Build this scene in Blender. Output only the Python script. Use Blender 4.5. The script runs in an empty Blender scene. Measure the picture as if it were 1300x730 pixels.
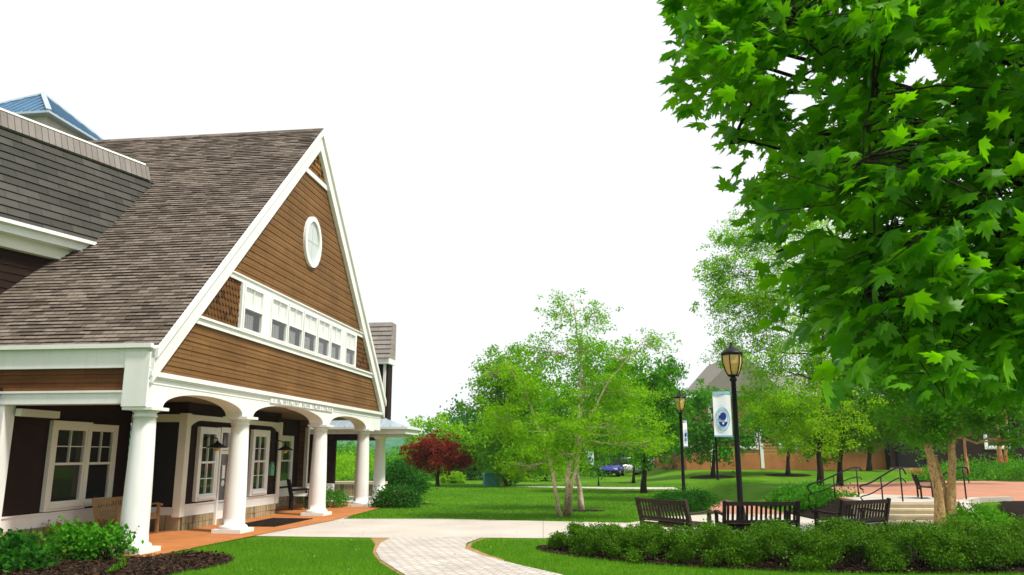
import bpy, bmesh, math, random
import numpy as np
from mathutils import Vector
R = math.radians
random.seed(7)
rng = np.random.default_rng(7)
C = bpy.context.scene.collection
S = bpy.context.scene

# ------------------------------------------------------------------ camera, sky, sun, exposure
H = 1.65
F, CX, CY = 1000.0, 650.0, 365.0
PITCH = math.atan(212 / F)
cam_d = bpy.data.cameras.new('camera'); cam = bpy.data.objects.new('camera', cam_d); C.objects.link(cam)
cam.location = (0, 0, H); cam.rotation_euler = (math.pi / 2 + PITCH, 0, 0)
cam_d.sensor_width = 36; cam_d.lens = F / 1300 * 36; cam_d.clip_end = 3000; cam_d.clip_start = 0.05
S.camera = cam
SUN_EL, SUN_AZ = R(56), R(118)          # azimuth clockwise from +Y: high, from the right and a little behind the camera
w = bpy.data.worlds.new('World'); S.world = w; w.use_nodes = True
nt = w.node_tree; nt.nodes.clear()
sky = nt.nodes.new('ShaderNodeTexSky'); sky.sky_type = 'NISHITA'; sky.sun_disc = False
sky.sun_elevation = SUN_EL; sky.sun_rotation = SUN_AZ
mix = nt.nodes.new('ShaderNodeMix'); mix.data_type = 'RGBA'; mix.inputs[0].default_value = 0.93
mix.inputs[7].default_value = (9.3, 9.5, 9.6, 1)     # the closed white cloud deck
bg = nt.nodes.new('ShaderNodeBackground'); bg.inputs[1].default_value = 0.080
out = nt.nodes.new('ShaderNodeOutputWorld')
nt.links.new(sky.outputs[0], mix.inputs[6]); nt.links.new(mix.outputs[2], bg.inputs[0]); nt.links.new(bg.outputs[0], out.inputs[0])
sd = bpy.data.lights.new('sun', 'SUN'); sd.energy = 3.3; sd.angle = R(7); sd.color = (1, 0.95, 0.86)
sun = bpy.data.objects.new('sun', sd); C.objects.link(sun)
sun.rotation_euler = Vector((-math.sin(SUN_AZ) * math.cos(SUN_EL), -math.cos(SUN_AZ) * math.cos(SUN_EL), -math.sin(SUN_EL))).to_track_quat('-Z', 'Y').to_euler()
S.view_settings.view_transform = 'Standard'; S.view_settings.look = 'None'
S.view_settings.exposure = 0.55; S.view_settings.gamma = 1
S.cycles.max_bounces = 6; S.cycles.diffuse_bounces = 3; S.cycles.transparent_max_bounces = 8

# ------------------------------------------------------------------ layout helpers
cp, sp_ = math.cos(PITCH), math.sin(PITCH)
O = np.array([0, 0, H])
def ray(px, py):
    x = (px - CX) / F; y = -(py - CY) / F
    return np.array([x, cp - y * sp_, sp_ + y * cp])
GZ = -0.08
def at(px, py, z=GZ):
    d = ray(px, py); return O + d * ((z - H) / d[2])
def dep(px, py, D):
    d = ray(px, py); return O + d * (D / d[1])
AZ = math.atan(130 / math.hypot(1000, 212))
U = np.array([math.sin(AZ), math.cos(AZ), 0]); V = np.array([math.cos(AZ), -math.sin(AZ), 0])
B = np.array([-6.66, 14.72, 0.0])
def hw(u, v, z=0.0): return B + U * u + V * v + np.array([0, 0, z])

# ------------------------------------------------------------------ materials
def lin(c):
    return tuple((x / 12.92 if x <= 0.04045 else ((x + 0.055) / 1.055) ** 2.4) for x in [v / 255 for v in c])
class NT:
    def __init__(s, name):
        s.m = bpy.data.materials.new(name); s.m.use_nodes = True; s.t = s.m.node_tree
        s.t.nodes.clear(); s.out = s.t.nodes.new('ShaderNodeOutputMaterial')
    def n(s, typ, **kw):
        nd = s.t.nodes.new(typ)
        for k, v in kw.items(): setattr(nd, k, v)
        return nd
    def l(s, a, b): s.t.links.new(a, b)
    def mixc(s, fac, a, b, blend='MIX'):
        m = s.n('ShaderNodeMix', data_type='RGBA', blend_type=blend)
        for sock, v in ((m.inputs[0], fac), (m.inputs[6], a), (m.inputs[7], b)):
            if hasattr(v, 'is_linked') or hasattr(v, 'links'): s.l(v, sock)
            else: sock.default_value = v if not isinstance(v, tuple) else (*v[:3], 1)
        return m.outputs[2]
    def noise(s, vec, scale, detail=4, rough=.6):
        nz = s.n('ShaderNodeTexNoise'); nz.inputs['Scale'].default_value = scale; nz.inputs['Detail'].default_value = detail
        nz.inputs['Roughness'].default_value = rough
        if vec is not None: s.l(vec, nz.inputs['Vector'])
        return nz.outputs['Fac']
    def ramp(s, fac, a, b):
        r = s.n('ShaderNodeMapRange'); r.inputs[1].default_value = a; r.inputs[2].default_value = b; s.l(fac, r.inputs[0]); return r.outputs[0]
    def bsdf(s, col, rough=.6, spec=.4, metal=0, bump=None, bstr=.3, bdist=.01):
        p = s.n('ShaderNodeBsdfPrincipled'); p.inputs['Roughness'].default_value = rough
        p.inputs['Specular IOR Level'].default_value = spec; p.inputs['Metallic'].default_value = metal
        if isinstance(col, tuple): p.inputs['Base Color'].default_value = (*col[:3], 1)
        else: s.l(col, p.inputs['Base Color'])
        if bump is not None:
            b = s.n('ShaderNodeBump'); b.inputs['Strength'].default_value = bstr; b.inputs['Distance'].default_value = bdist
            s.l(bump, b.inputs['Height']); s.l(b.outputs[0], p.inputs['Normal'])
        return p.outputs[0]
    def done(s, sh): s.l(sh, s.out.inputs[0]); return s.m
def scl(c, k): return tuple(x * k for x in c)
def plain(name, c, rough=.5, spec=.4, var=.12, scale=3, metal=0, bump=0.15):
    t = NT(name); pos = t.n('ShaderNodeNewGeometry').outputs['Position']
    f = t.noise(pos, scale, 6); f2 = t.noise(pos, scale * 14, 3)
    col = t.mixc(t.ramp(f, .3, .7), scl(c, 1 - var), scl(c, 1 + var))
    return t.done(t.bsdf(col, rough, spec, metal, f2, bump, .004))
def shingle(name, c1, c2, gap, w, h, rough=.75, nsc=1.0, spec=.2, mort=.004):
    t = NT(name); uv = t.n('ShaderNodeUVMap').outputs[0]
    b = t.n('ShaderNodeTexBrick'); t.l(uv, b.inputs['Vector']); b.inputs['Color1'].default_value = (*c1, 1); b.inputs['Color2'].default_value = (*c2, 1)
    b.inputs['Mortar'].default_value = (*gap, 1); b.inputs['Scale'].default_value = 1; b.inputs['Mortar Size'].default_value = mort
    b.inputs['Mortar Smooth'].default_value = .3
    b.inputs['Brick Width'].default_value = w; b.inputs['Row Height'].default_value = h; b.offset = .43; b.offset_frequency = 2
    f = t.noise(uv, nsc, 6, .7)
    mp = t.n('ShaderNodeMapping'); mp.inputs['Scale'].default_value = (3, 60, 1); t.l(uv, mp.inputs[0])
    g = t.noise(mp.outputs[0], 1.5, 4)
    col = t.mixc(1.0, b.outputs['Color'], t.mixc(t.ramp(f, .25, .75), (.72, .70, .68), (1.22, 1.2, 1.18)), 'MULTIPLY')
    col = t.mixc(.35, col, t.mixc(g, (.6, .6, .6), (1.3, 1.3, 1.3)), 'MULTIPLY')
    hgt = t.n('ShaderNodeMath', operation='SUBTRACT'); hgt.inputs[0].default_value = 1; t.l(b.outputs['Fac'], hgt.inputs[1])
    ad = t.n('ShaderNodeMath', operation='ADD'); t.l(hgt.outputs[0], ad.inputs[0]); t.l(g, ad.inputs[1])
    return t.done(t.bsdf(col, rough, spec, 0, ad.outputs[0], .5, .006))
def leafmat(name, c1, c2, trans=.35, rough=.6, spec=.12, tw=(1.2, 1.4, .35)):
    t = NT(name); g = t.n('ShaderNodeNewGeometry')
    f = t.noise(g.outputs['Position'], .9, 3)
    a = t.n('ShaderNodeMath', operation='MULTIPLY_ADD'); t.l(g.outputs['Random Per Island'], a.inputs[0]); a.inputs[1].default_value = .65
    m2 = t.n('ShaderNodeMath', operation='MULTIPLY'); t.l(f, m2.inputs[0]); m2.inputs[1].default_value = .4; t.l(m2.outputs[0], a.inputs[2])
    col = t.mixc(a.outputs[0], c1, c2)
    p = t.bsdf(col, rough, spec)
    tr = t.n('ShaderNodeBsdfTranslucent'); t.l(t.mixc(1.0, col, tw, 'MULTIPLY'), tr.inputs[0])
    mx = t.n('ShaderNodeMixShader'); mx.inputs[0].default_value = trans; t.l(p, mx.inputs[1]); t.l(tr.outputs[0], mx.inputs[2])
    return t.done(mx.outputs[0])
def bark(name, c1, c2, c3, sc=(9, 9, 3)):
    t = NT(name); tc = t.n('ShaderNodeNewGeometry').outputs['Position']
    mp = t.n('ShaderNodeMapping'); mp.inputs['Scale'].default_value = sc; t.l(tc, mp.inputs[0])
    f = t.noise(mp.outputs[0], 1.6, 6, .75); f2 = t.noise(mp.outputs[0], 4, 5, .7)
    col = t.mixc(t.ramp(f, .4, .62), c1, c2); col = t.mixc(t.ramp(f2, .52, .66), col, c3)
    return t.done(t.bsdf(col, .85, .2, 0, f2, .9, .02))
def paving(name, c1, c2, mor, w, h, rot=0, mort=.006, var=.25, mottled=.5):
    t = NT(name); pos = t.n('ShaderNodeNewGeometry').outputs['Position']
    mp = t.n('ShaderNodeMapping'); mp.inputs['Rotation'].default_value = (0, 0, rot); t.l(pos, mp.inputs[0])
    b = t.n('ShaderNodeTexBrick'); t.l(mp.outputs[0], b.inputs['Vector']); b.inputs['Color1'].default_value = (*c1, 1); b.inputs['Color2'].default_value = (*c2, 1)
    b.inputs['Mortar'].default_value = (*mor, 1); b.inputs['Scale'].default_value = 1; b.inputs['Mortar Size'].default_value = mort
    b.inputs['Brick Width'].default_value = w; b.inputs['Row Height'].default_value = h
    f = t.noise(pos, mottled, 8, .65); f2 = t.noise(pos, 30, 4)
    col = t.mixc(1.0, b.outputs['Color'], t.mixc(t.ramp(f, .3, .7), (1 - var,) * 3, (1 + var * .6,) * 3), 'MULTIPLY')
    col = t.mixc(.35, col, t.mixc(f2, (.6, .6, .6), (1.35, 1.35, 1.35)), 'MULTIPLY')
    hg = t.n('ShaderNodeMath', operation='SUBTRACT'); t.l(f2, hg.inputs[0]); t.l(b.outputs['Fac'], hg.inputs[1])
    return t.done(t.bsdf(col, .85, .25, 0, hg.outputs[0], .4, .006))
def glass(name, tint=(.02, .022, .024), refl=.35):
    t = NT(name)
    fr = t.n('ShaderNodeLayerWeight'); fr.inputs[0].default_value = .5
    pw_ = t.n('ShaderNodeMath', operation='POWER'); t.l(fr.outputs['Facing'], pw_.inputs[0]); pw_.inputs[1].default_value = 4.0
    ad = t.n('ShaderNodeMath', operation='MULTIPLY_ADD'); t.l(pw_.outputs[0], ad.inputs[0]); ad.inputs[1].default_value = .9; ad.inputs[2].default_value = .045
    gl = t.n('ShaderNodeBsdfGlossy'); gl.inputs['Roughness'].default_value = .03
    tr = t.n('ShaderNodeBsdfTransparent'); tr.inputs[0].default_value = (.93, .95, .94, 1)
    mx = t.n('ShaderNodeMixShader'); t.l(ad.outputs[0], mx.inputs[0]); t.l(tr.outputs[0], mx.inputs[1]); t.l(gl.outputs[0], mx.inputs[2])
    return t.done(mx.outputs[0])

M = {}
def paint(name, c):
    t = NT(name); pos = t.n('ShaderNodeNewGeometry').outputs['Position']
    mp = t.n('ShaderNodeMapping'); mp.inputs['Scale'].default_value = (6, 6, .7); t.l(pos, mp.inputs[0])
    f = t.noise(mp.outputs[0], 1.2, 6, .7); f2 = t.noise(pos, 1.1, 5, .65); f3 = t.noise(pos, 40, 3)
    col = t.mixc(t.ramp(f, .5, .85), c, (c[0] * .82, c[1] * .80, c[2] * .74)); col = t.mixc(t.ramp(f2, .35, .8), col, (c[0] * .90, c[1] * .90, c[2] * .88))
    return t.done(t.bsdf(col, .5, .3, 0, f3, .12, .004))
M['white'] = paint('white_paint', (.82, .82, .80))
M['cream'] = plain('cream_paint', (.72, .71, .62), .5, .3, .06, 1.3, bump=.08)
M['siding'] = shingle('cedar_siding', (.205, .103, .033), (.165, .080, .024), (.05, .022, .007), 1.2, .19, mort=.007, nsc=.8)
M['fish'] = shingle('cedar_shingle', (.27, .125, .03), (.19, .08, .016), (.045, .018, .005), .17, .15, mort=.012, nsc=1.2)
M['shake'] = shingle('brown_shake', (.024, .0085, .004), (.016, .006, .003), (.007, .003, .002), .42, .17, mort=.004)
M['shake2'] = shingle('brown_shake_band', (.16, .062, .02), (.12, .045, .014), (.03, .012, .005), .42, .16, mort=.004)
M['roof'] = shingle('asphalt_shingle', (.235, .195, .165), (.10, .079, .064), (.042, .033, .026), .24, .118, .9, .35, .1, .006)
M['roof_dark'] = shingle('slate_shingle', (.090, .088, .078), (.055, .055, .049), (.026, .025, .022), .5, .2, .9, .35, .1, .006)
M['cap'] = shingle('ridge_cap_shingle', (.26, .24, .225), (.20, .185, .172), (.10, .085, .075), .16, 1.0, .9, .5, .1, .01)
M['blue_metal'] = plain('blue_metal', (.10, .21, .33), .35, .5, .12, 1, .3)
M['pale_metal'] = plain('pale_metal', (.42, .52, .58), .35, .5, .06, 1, .3)
M['grey_roof'] = shingle('grey_shingle', (.34, .31, .285), (.27, .25, .23), (.1, .09, .08), .4, .2, .9, .5, .1)
M['dark'] = plain('dark_interior', (.010, .009, .008), .7, .2)
M['black'] = plain('black_metal', (.004, .004, .0045), .5, .25, bump=.05)
M['blind'] = plain('white_blind', (.84, .84, .83), .7, .1, .03)
M['curtain'] = plain('grey_curtain', (.24, .24, .23), .9, .1, .2, 12)
M['glass'] = glass('window_glass')
M['stone'] = paving('field_stone', (.42, .34, .20), (.30, .23, .125), (.16, .13, .08), .42, .16, 0, .012, .35, 3)
M['brickpatio'] = paving('orange_brick', (.50, .185, .052), (.42, .15, .042), (.36, .16, .06), .21, .105, AZ, .005, .18, .8)
M['concrete'] = paving('concrete', (.52, .465, .41), (.50, .445, .395), (.33, .30, .27), 6.0, 5.5, AZ * .3, .012, .17, .5)
M['paver'] = paving('pale_paver', (.60, .55, .50), (.48, .43, .385), (.25, .22, .19), .24, .12, .5, .013, .18, .9)
M['pinkbrick'] = paving('pink_brick', (.52, .235, .15), (.44, .19, .115), (.36, .2, .14), .2, .1, .2, .006, .15, .8)
M['steps'] = plain('step_stone', (.55, .47, .33), .85, .2, .15, 2)
M['mulch'] = plain('mulch', (.013, .0075, .005), .95, .1, .5, 9, bump=1)
M['dirt'] = plain('bare_soil', (.30, .19, .085), .95, .1, .3, 6, bump=.6)
M['teak'] = bark('weathered_teak', (.075, .052, .036), (.045, .03, .021), (.11, .08, .055), (3, 14, 14))
M['darkwood'] = bark('dark_stained_wood', (.020, .014, .011), (.013, .010, .008), (.04, .03, .022), (3, 14, 14))
M['teak_warm'] = bark('honey_teak', (.38, .24, .11), (.29, .175, .075), (.44, .30, .16), (3, 14, 14))
M['amber'] = plain('amber_glass', (.62, .42, .13), .25, .5, .08)
M['banner'] = plain('banner_cloth', (.78, .80, .82), .8, .1, .03)
M['sky_blue'] = plain('light_blue_print', (.22, .52, .68), .8, .1, .03)
M['navy'] = plain('navy_print', (.012, .04, .22), .8, .1, .03)
M['birch'] = bark('river_birch_bark', (.66, .55, .40), (.46, .34, .21), (.07, .045, .03), (7, 7, 5))
M['tanbark'] = bark('tan_birch_bark', (.56, .37, .16), (.36, .22, .085), (.06, .04, .022), (7, 7, 4))
M['bark'] = bark('dark_bark', (.035, .027, .02), (.022, .017, .013), (.06, .045, .032))
M['l_birch'] = leafmat('birch_leaf', (.09, .28, .002), (.29, .53, .006), .42)
M['l_fresh'] = leafmat('fresh_leaf', (.05, .20, .002), (.23, .46, .005), .40)
M['l_top'] = leafmat('lime_birch_leaf', (.09, .27, .003), (.33, .56, .006), .5)
M['l_mid'] = leafmat('mid_leaf', (.024, .15, .002), (.125, .37, .005), .35)
M['l_dark'] = leafmat('dark_leaf', (.012, .085, .005), (.035, .165, .008), .3)
M['l_lime'] = leafmat('lime_leaf', (.16, .36, .004), (.28, .50, .01), .4)
M['l_maple'] = leafmat('maple_leaf', (.012, .14, .002), (.17, .45, .005), .5, .45, .25, (1.6, 1.6, .4))
M['l_red'] = leafmat('red_leaf', (.12, .015, .008), (.26, .038, .016), .3, tw=(1.6, .7, .6))
M['l_box'] = leafmat('boxwood_leaf', (.012, .075, .002), (.12, .27, .006), .25)
M['l_shrub'] = leafmat('shrub_leaf', (.030, .17, .004), (.085, .31, .008), .3)
M['l_gold'] = leafmat('gold_leaf', (.30, .26, .05), (.38, .34, .08), .3)
M['l_pink'] = leafmat('pink_blossom', (.50, .22, .24), (.62, .40, .36), .3, tw=(1.1, 1, 1))
M['grassblade'] = leafmat('grass_blade', (.045, .20, .002), (.15, .35, .004), .3, .6, .2)
M['twig'] = plain('twig', (.03, .022, .015), .9, .1)

def terrain_mat():
    t = NT('lawn'); pos = t.n('ShaderNodeNewGeometry').outputs['Position']
    f = t.noise(pos, .22, 5, .6); f2 = t.noise(pos, 2.2, 5, .7); f3 = t.noise(pos, 34, 4, .8)
    col = t.mixc(t.ramp(f, .3, .7), (.065, .20, .002), (.125, .29, .004))
    col = t.mixc(1.0, col, t.mixc(t.ramp(f2, .3, .75), (.78, .82, .8), (1.2, 1.14, 1.1)), 'MULTIPLY')
    col = t.mixc(1.0, col, t.mixc(t.ramp(f3, .3, .7), (.5, .58, .5), (1.45, 1.35, 1.3)), 'MULTIPLY')
    f4 = t.noise(pos, .75, 6, .75); col = t.mixc(t.ramp(f4, .60, .78), col, (.16, .21, .02))
    f5 = t.noise(pos, .45, 3, .5); col = t.mixc(1.0, col, t.mixc(t.ramp(f5, .35, .65), (.84, .88, .85), (1.1, 1.06, 1.0)), 'MULTIPLY')
    return t.done(t.bsdf(col, .9, .12, 0, f3, 1.0, .06))
M['lawn'] = terrain_mat()
def hill_mat():
    t = NT('wooded_hill'); pos = t.n('ShaderNodeNewGeometry').outputs['Position']
    f = t.noise(pos, .12, 6, .7)
    col = t.mixc(t.ramp(f, .35, .65), (.02, .11, .06), (.06, .2, .10))  # blue-green tint of distant haze put into the woodland colour
    return t.done(t.bsdf(col, .95, .05, 0, f, 1, 2))
M['hill'] = hill_mat()

# ------------------------------------------------------------------ mesh helpers
class Fr:
    """a local frame: origin, along a, up b, outward n"""
    def __init__(s, o, a, b):
        s.o = np.array(o, float); s.a = np.array(a, float); s.b = np.array(b, float); s.n = np.cross(s.a, s.b)
    def p(s, a, b, n=0.0): return s.o + s.a * a + s.b * b + s.n * n
W0 = Fr((0, 0, 0), (1, 0, 0), (0, 1, 0))
class MB:
    def __init__(s): s.v = []; s.f = []; s.sm = []; s.uv = {}
    def add(s, vs, fs, smooth=False, uvs=None):
        k = len(s.v); s.v += [tuple(map(float, x)) for x in vs]
        for i, f in enumerate(fs):
            if uvs is not None: s.uv[len(s.f)] = uvs[i]
            s.f.append(tuple(k + j for j in f)); s.sm.append(smooth)
        return s
    def box(s, a0, a1, b0, b1, n0, n1, fr=W0):
        vs = [fr.p(a, b, n) for n in (n0, n1) for b in (b0, b1) for a in (a0, a1)]
        fs = [(0, 2, 3, 1), (4, 5, 7, 6), (0, 1, 5, 4), (2, 6, 7, 3), (0, 4, 6, 2), (1, 3, 7, 5)]
        uvs = []
        cc = [(a, b) for n in (n0, n1) for b in (b0, b1) for a in (a0, a1)]
        for f in fs: uvs.append([cc[i] for i in f])
        return s.add(vs, fs, False, uvs)
    def bar(s, p, q, wx, wy, up=(0, 0, 1)):
        p = np.array(p, float); q = np.array(q, float); d = q - p; L = np.linalg.norm(d); d = d / L
        x = np.cross(d, up)
        if np.linalg.norm(x) < 1e-4: x = np.cross(d, (0, 1, 0))
        x /= np.linalg.norm(x); y = np.cross(x, d)
        fr = Fr(p, d, x); return s.box(0, L, -wx / 2, wx / 2, -wy / 2, wy / 2, fr)
    def prism(s, poly, n0, n1, fr=W0):
        k = len(poly); vs = [fr.p(a, b, n0) for a, b in poly] + [fr.p(a, b, n1) for a, b in poly]
        fs = [tuple(range(k))[::-1], tuple(range(k, 2 * k))] + [(i, (i + 1) % k, k + (i + 1) % k, k + i) for i in range(k)]
        uvs = [[poly[i] for i in range(k)][::-1], list(poly)] + [[poly[i], poly[(i + 1) % k]] * 2 for i in range(k)]
        return s.add(vs, fs, False, uvs)
    def lathe(s, prof, seg=32, c=(0, 0, 0), axis=(0, 0, 1), smooth=True):
        ax = np.array(axis, float); ax /= np.linalg.norm(ax)
        x = np.cross(ax, (0, 1, 0) if abs(ax[1]) < .9 else (1, 0, 0)); x /= np.linalg.norm(x); y = np.cross(ax, x)
        c = np.array(c, float); vs = []; fs = []
        for r, z in prof:
            for i in range(seg):
                t = 2 * math.pi * i / seg; vs.append(c + ax * z + (x * math.cos(t) + y * math.sin(t)) * r)
        for j in range(len(prof) - 1):
            for i in range(seg):
                i2 = (i + 1) % seg; fs.append((j * seg + i, j * seg + i2, (j + 1) * seg + i2, (j + 1) * seg + i))
        s.add(vs, fs, smooth)
        n = len(prof)
        s.add([vs[i] for i in range(seg)], [tuple(range(seg))[::-1]]); s.add([vs[(n - 1) * seg + i] for i in range(seg)], [tuple(range(seg))])
        return s
    def tube(s, pts, rad, seg=8, smooth=True):
        pts = [np.array(p, float) for p in pts]; n = len(pts)
        rad = list(rad) if hasattr(rad, '__len__') else [rad] * n
        vs = []; fs = []; px = None
        for i, p in enumerate(pts):
            d = pts[min(i + 1, n - 1)] - pts[max(i - 1, 0)]; d /= (np.linalg.norm(d) + 1e-9)
            if px is None:
                px = np.cross(d, (0, 0, 1) if abs(d[2]) < .9 else (1, 0, 0))
            x = px - d * (px @ d); x /= (np.linalg.norm(x) + 1e-9); y = np.cross(d, x); px = x
            for k in range(seg):
                t = 2 * math.pi * k / seg; vs.append(p + (x * math.cos(t) + y * math.sin(t)) * rad[i])
        for j in range(n - 1):
            for k in range(seg):
                k2 = (k + 1) % seg; fs.append((j * seg + k, j * seg + k2, (j + 1) * seg + k2, (j + 1) * seg + k))
        fs += [tuple(range(seg))[::-1], tuple(range((n - 1) * seg, n * seg))]
        return s.add(vs, fs, smooth)
    def siding(s, poly, h, prot, fr, b0=0.0, thick=0.0, seg=None):
        """lapped courses filling a convex polygon given in frame coordinates"""
        bs = [p[1] for p in poly]; k0 = math.floor((min(bs) - b0) / h); k1 = math.ceil((max(bs) - b0) / h)
        for k in range(k0, k1):
          if True:
            z0, z1 = b0 + k * h, b0 + (k + 1) * h
            row = clip(clip(poly, z0, 1), z1, -1)
            if len(row) < 3: continue
            cells = [row]
            if seg:
                cells = []; sw_ = [(b, a) for a, b in row]; x = min(p[0] for p in row); xe = max(p[0] for p in row)
                while x < xe - 1e-6:
                    x2 = x + seg * random.uniform(.6, 1.4); c_ = clip(clip(sw_, x, 1), x2, -1); x = x2
                    if len(c_) >= 3: cells.append([(a, b) for b, a in c_])
          for pl in cells:
            off = lambda b: thick + .003 + prot * (z1 - b) / h
            jit = random.uniform(-.12, .12) * prot * (4 if seg else 1)
            s.add([fr.p(a, b, off(b) + jit * (z1 - b) / h) for a, b in pl], [tuple(range(len(pl)))], False, [list(pl)])
            low = [p for p in pl if abs(p[1] - min(q[1] for q in pl)) < 1e-6]
            if len(low) >= 2:
                a0, a1 = min(p[0] for p in low), max(p[0] for p in low); b = low[0][1]
                s.add([fr.p(a0, b, thick), fr.p(a1, b, thick), fr.p(a1, b, off(b) + jit), fr.p(a0, b, off(b) + jit)], [(0, 1, 2, 3)], False,
                      [[(a0, b), (a1, b), (a1, b), (a0, b)]])
        return s
    def build(s, name, mat, parent=None, fixn=True):
        me = bpy.data.meshes.new(name); me.from_pydata(s.v, [], s.f)
        me.polygons.foreach_set('use_smooth', s.sm)
        if s.uv:
            ul = me.uv_layers.new(name='UVMap'); i = 0; data = np.zeros((len(me.loops), 2))
            for pi, p in enumerate(me.polygons):
                if pi in s.uv:
                    data[p.loop_start:p.loop_start + p.loop_total] = np.array(s.uv[pi])[:p.loop_total]
            ul.data.foreach_set('uv', data.ravel())
        if fixn:
            bm = bmesh.new(); bm.from_mesh(me); bmesh.ops.recalc_face_normals(bm, faces=bm.faces); bm.to_mesh(me); bm.free()
        me.materials.append(M[mat] if isinstance(mat, str) else mat)
        o = bpy.data.objects.new(name, me); C.objects.link(o)
        if parent is not None: o.parent = parent
        return o
def clip(poly, z, sgn):
    out_ = []
    for i in range(len(poly)):
        p, q = poly[i], poly[(i + 1) % len(poly)]
        dp, dq = (p[1] - z) * sgn, (q[1] - z) * sgn
        if dp >= 0: out_.append(p)
        if (dp > 0 and dq < 0) or (dp < 0 and dq > 0):
            t = dp / (dp - dq); out_.append((p[0] + (q[0] - p[0]) * t, z))
    return out_
def npmesh(name, v, f, mat, parent=None, smooth=False):
    v = np.asarray(v, np.float32); f = np.asarray(f, np.int32); k = f.shape[1]
    me = bpy.data.meshes.new(name); me.vertices.add(len(v)); me.vertices.foreach_set('co', v.ravel())
    me.loops.add(f.size); me.loops.foreach_set('vertex_index', f.ravel())
    me.polygons.add(len(f)); me.polygons.foreach_set('loop_start', np.arange(0, f.size, k, dtype=np.int32))
    me.polygons.foreach_set('loop_total', np.full(len(f), k, np.int32))
    me.polygons.foreach_set('use_smooth', np.full(len(f), smooth, bool))
    me.update(calc_edges=True); me.materials.append(M[mat] if isinstance(mat, str) else mat)
    o = bpy.data.objects.new(name, me); C.objects.link(o)
    if parent is not None: o.parent = parent
    return o
def tag(o, label, cat, group=None):
    o['label'] = label; o['category'] = cat
    if group: o['group'] = group
    return o
def thing(name, label, cat, loc=(0, 0, 0), rz=0.0, group=None):
    o = bpy.data.objects.new(name, None); C.objects.link(o); o.location = tuple(map(float, loc)); o.rotation_euler = (0, 0, rz)
    o.empty_display_size = .2
    return tag(o, label, cat, group)
def struct(o, kind='structure'): o['kind'] = kind; return o
def dup(root, loc, rz, label, group=None, scale=1.0):
    def cpy(o, par):
        c = o.copy(); C.objects.link(c); c.parent = par
        for ch in list(o.children): cpy(ch, c)
        return c
    r = cpy(root, None); r.location = tuple(map(float, loc)); r.rotation_euler = (0, 0, rz); r.scale = (scale,) * 3
    r['label'] = label
    if group: r['group'] = group
    return r

# ------------------------------------------------------------------ leaves
QL = np.array([[0, 0, 0], [.34, .45, .06], [0, 1, -.08], [-.34, .45, .06]])
def frames(d, n):
    d = d / np.linalg.norm(d, axis=1, keepdims=True)
    x = np.cross(d, n); x /= (np.linalg.norm(x, axis=1, keepdims=True) + 1e-9); z = np.cross(x, d)
    return x, d, z
def leafmesh(P, D, N, size, shape=QL, faces=((0, 1, 2, 3),)):
    x, y, z = frames(D, N); sz = np.asarray(size).reshape(-1, 1, 1)
    v = P[:, None, :] + sz * (shape[None, :, 0, None] * x[:, None, :] + shape[None, :, 1, None] * y[:, None, :] + shape[None, :, 2, None] * z[:, None, :])
    k = len(shape); f = (np.array(faces)[None] + (np.arange(len(P)) * k)[:, None, None]).reshape(-1, len(faces[0]))
    return v.reshape(-1, 3), f
def rdir(n): 
    a = rng.normal(size=(n, 3)); return a / np.linalg.norm(a, axis=1, keepdims=True)
def leafcloud(cs, sig, n, size, flat=.6, droop=.25, aniso=(1, 1, .7)):
    """n leaves gathered in small sprays about the points cs"""
    idx = rng.integers(0, len(cs), n)
    sg = np.asarray(sig); sg = sg if sg.ndim == 0 else sg[idx][:, None]
    P = cs[idx] + rng.normal(size=(n, 3)) * sg * np.array(aniso)
    D = rdir(n); D[:, 2] -= droop
    N = rdir(n) * (1 - flat) + np.array([0, 0, flat])
    sz = size * rng.uniform(.65, 1.3, n)
    return leafmesh(P, D, N, sz)

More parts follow.
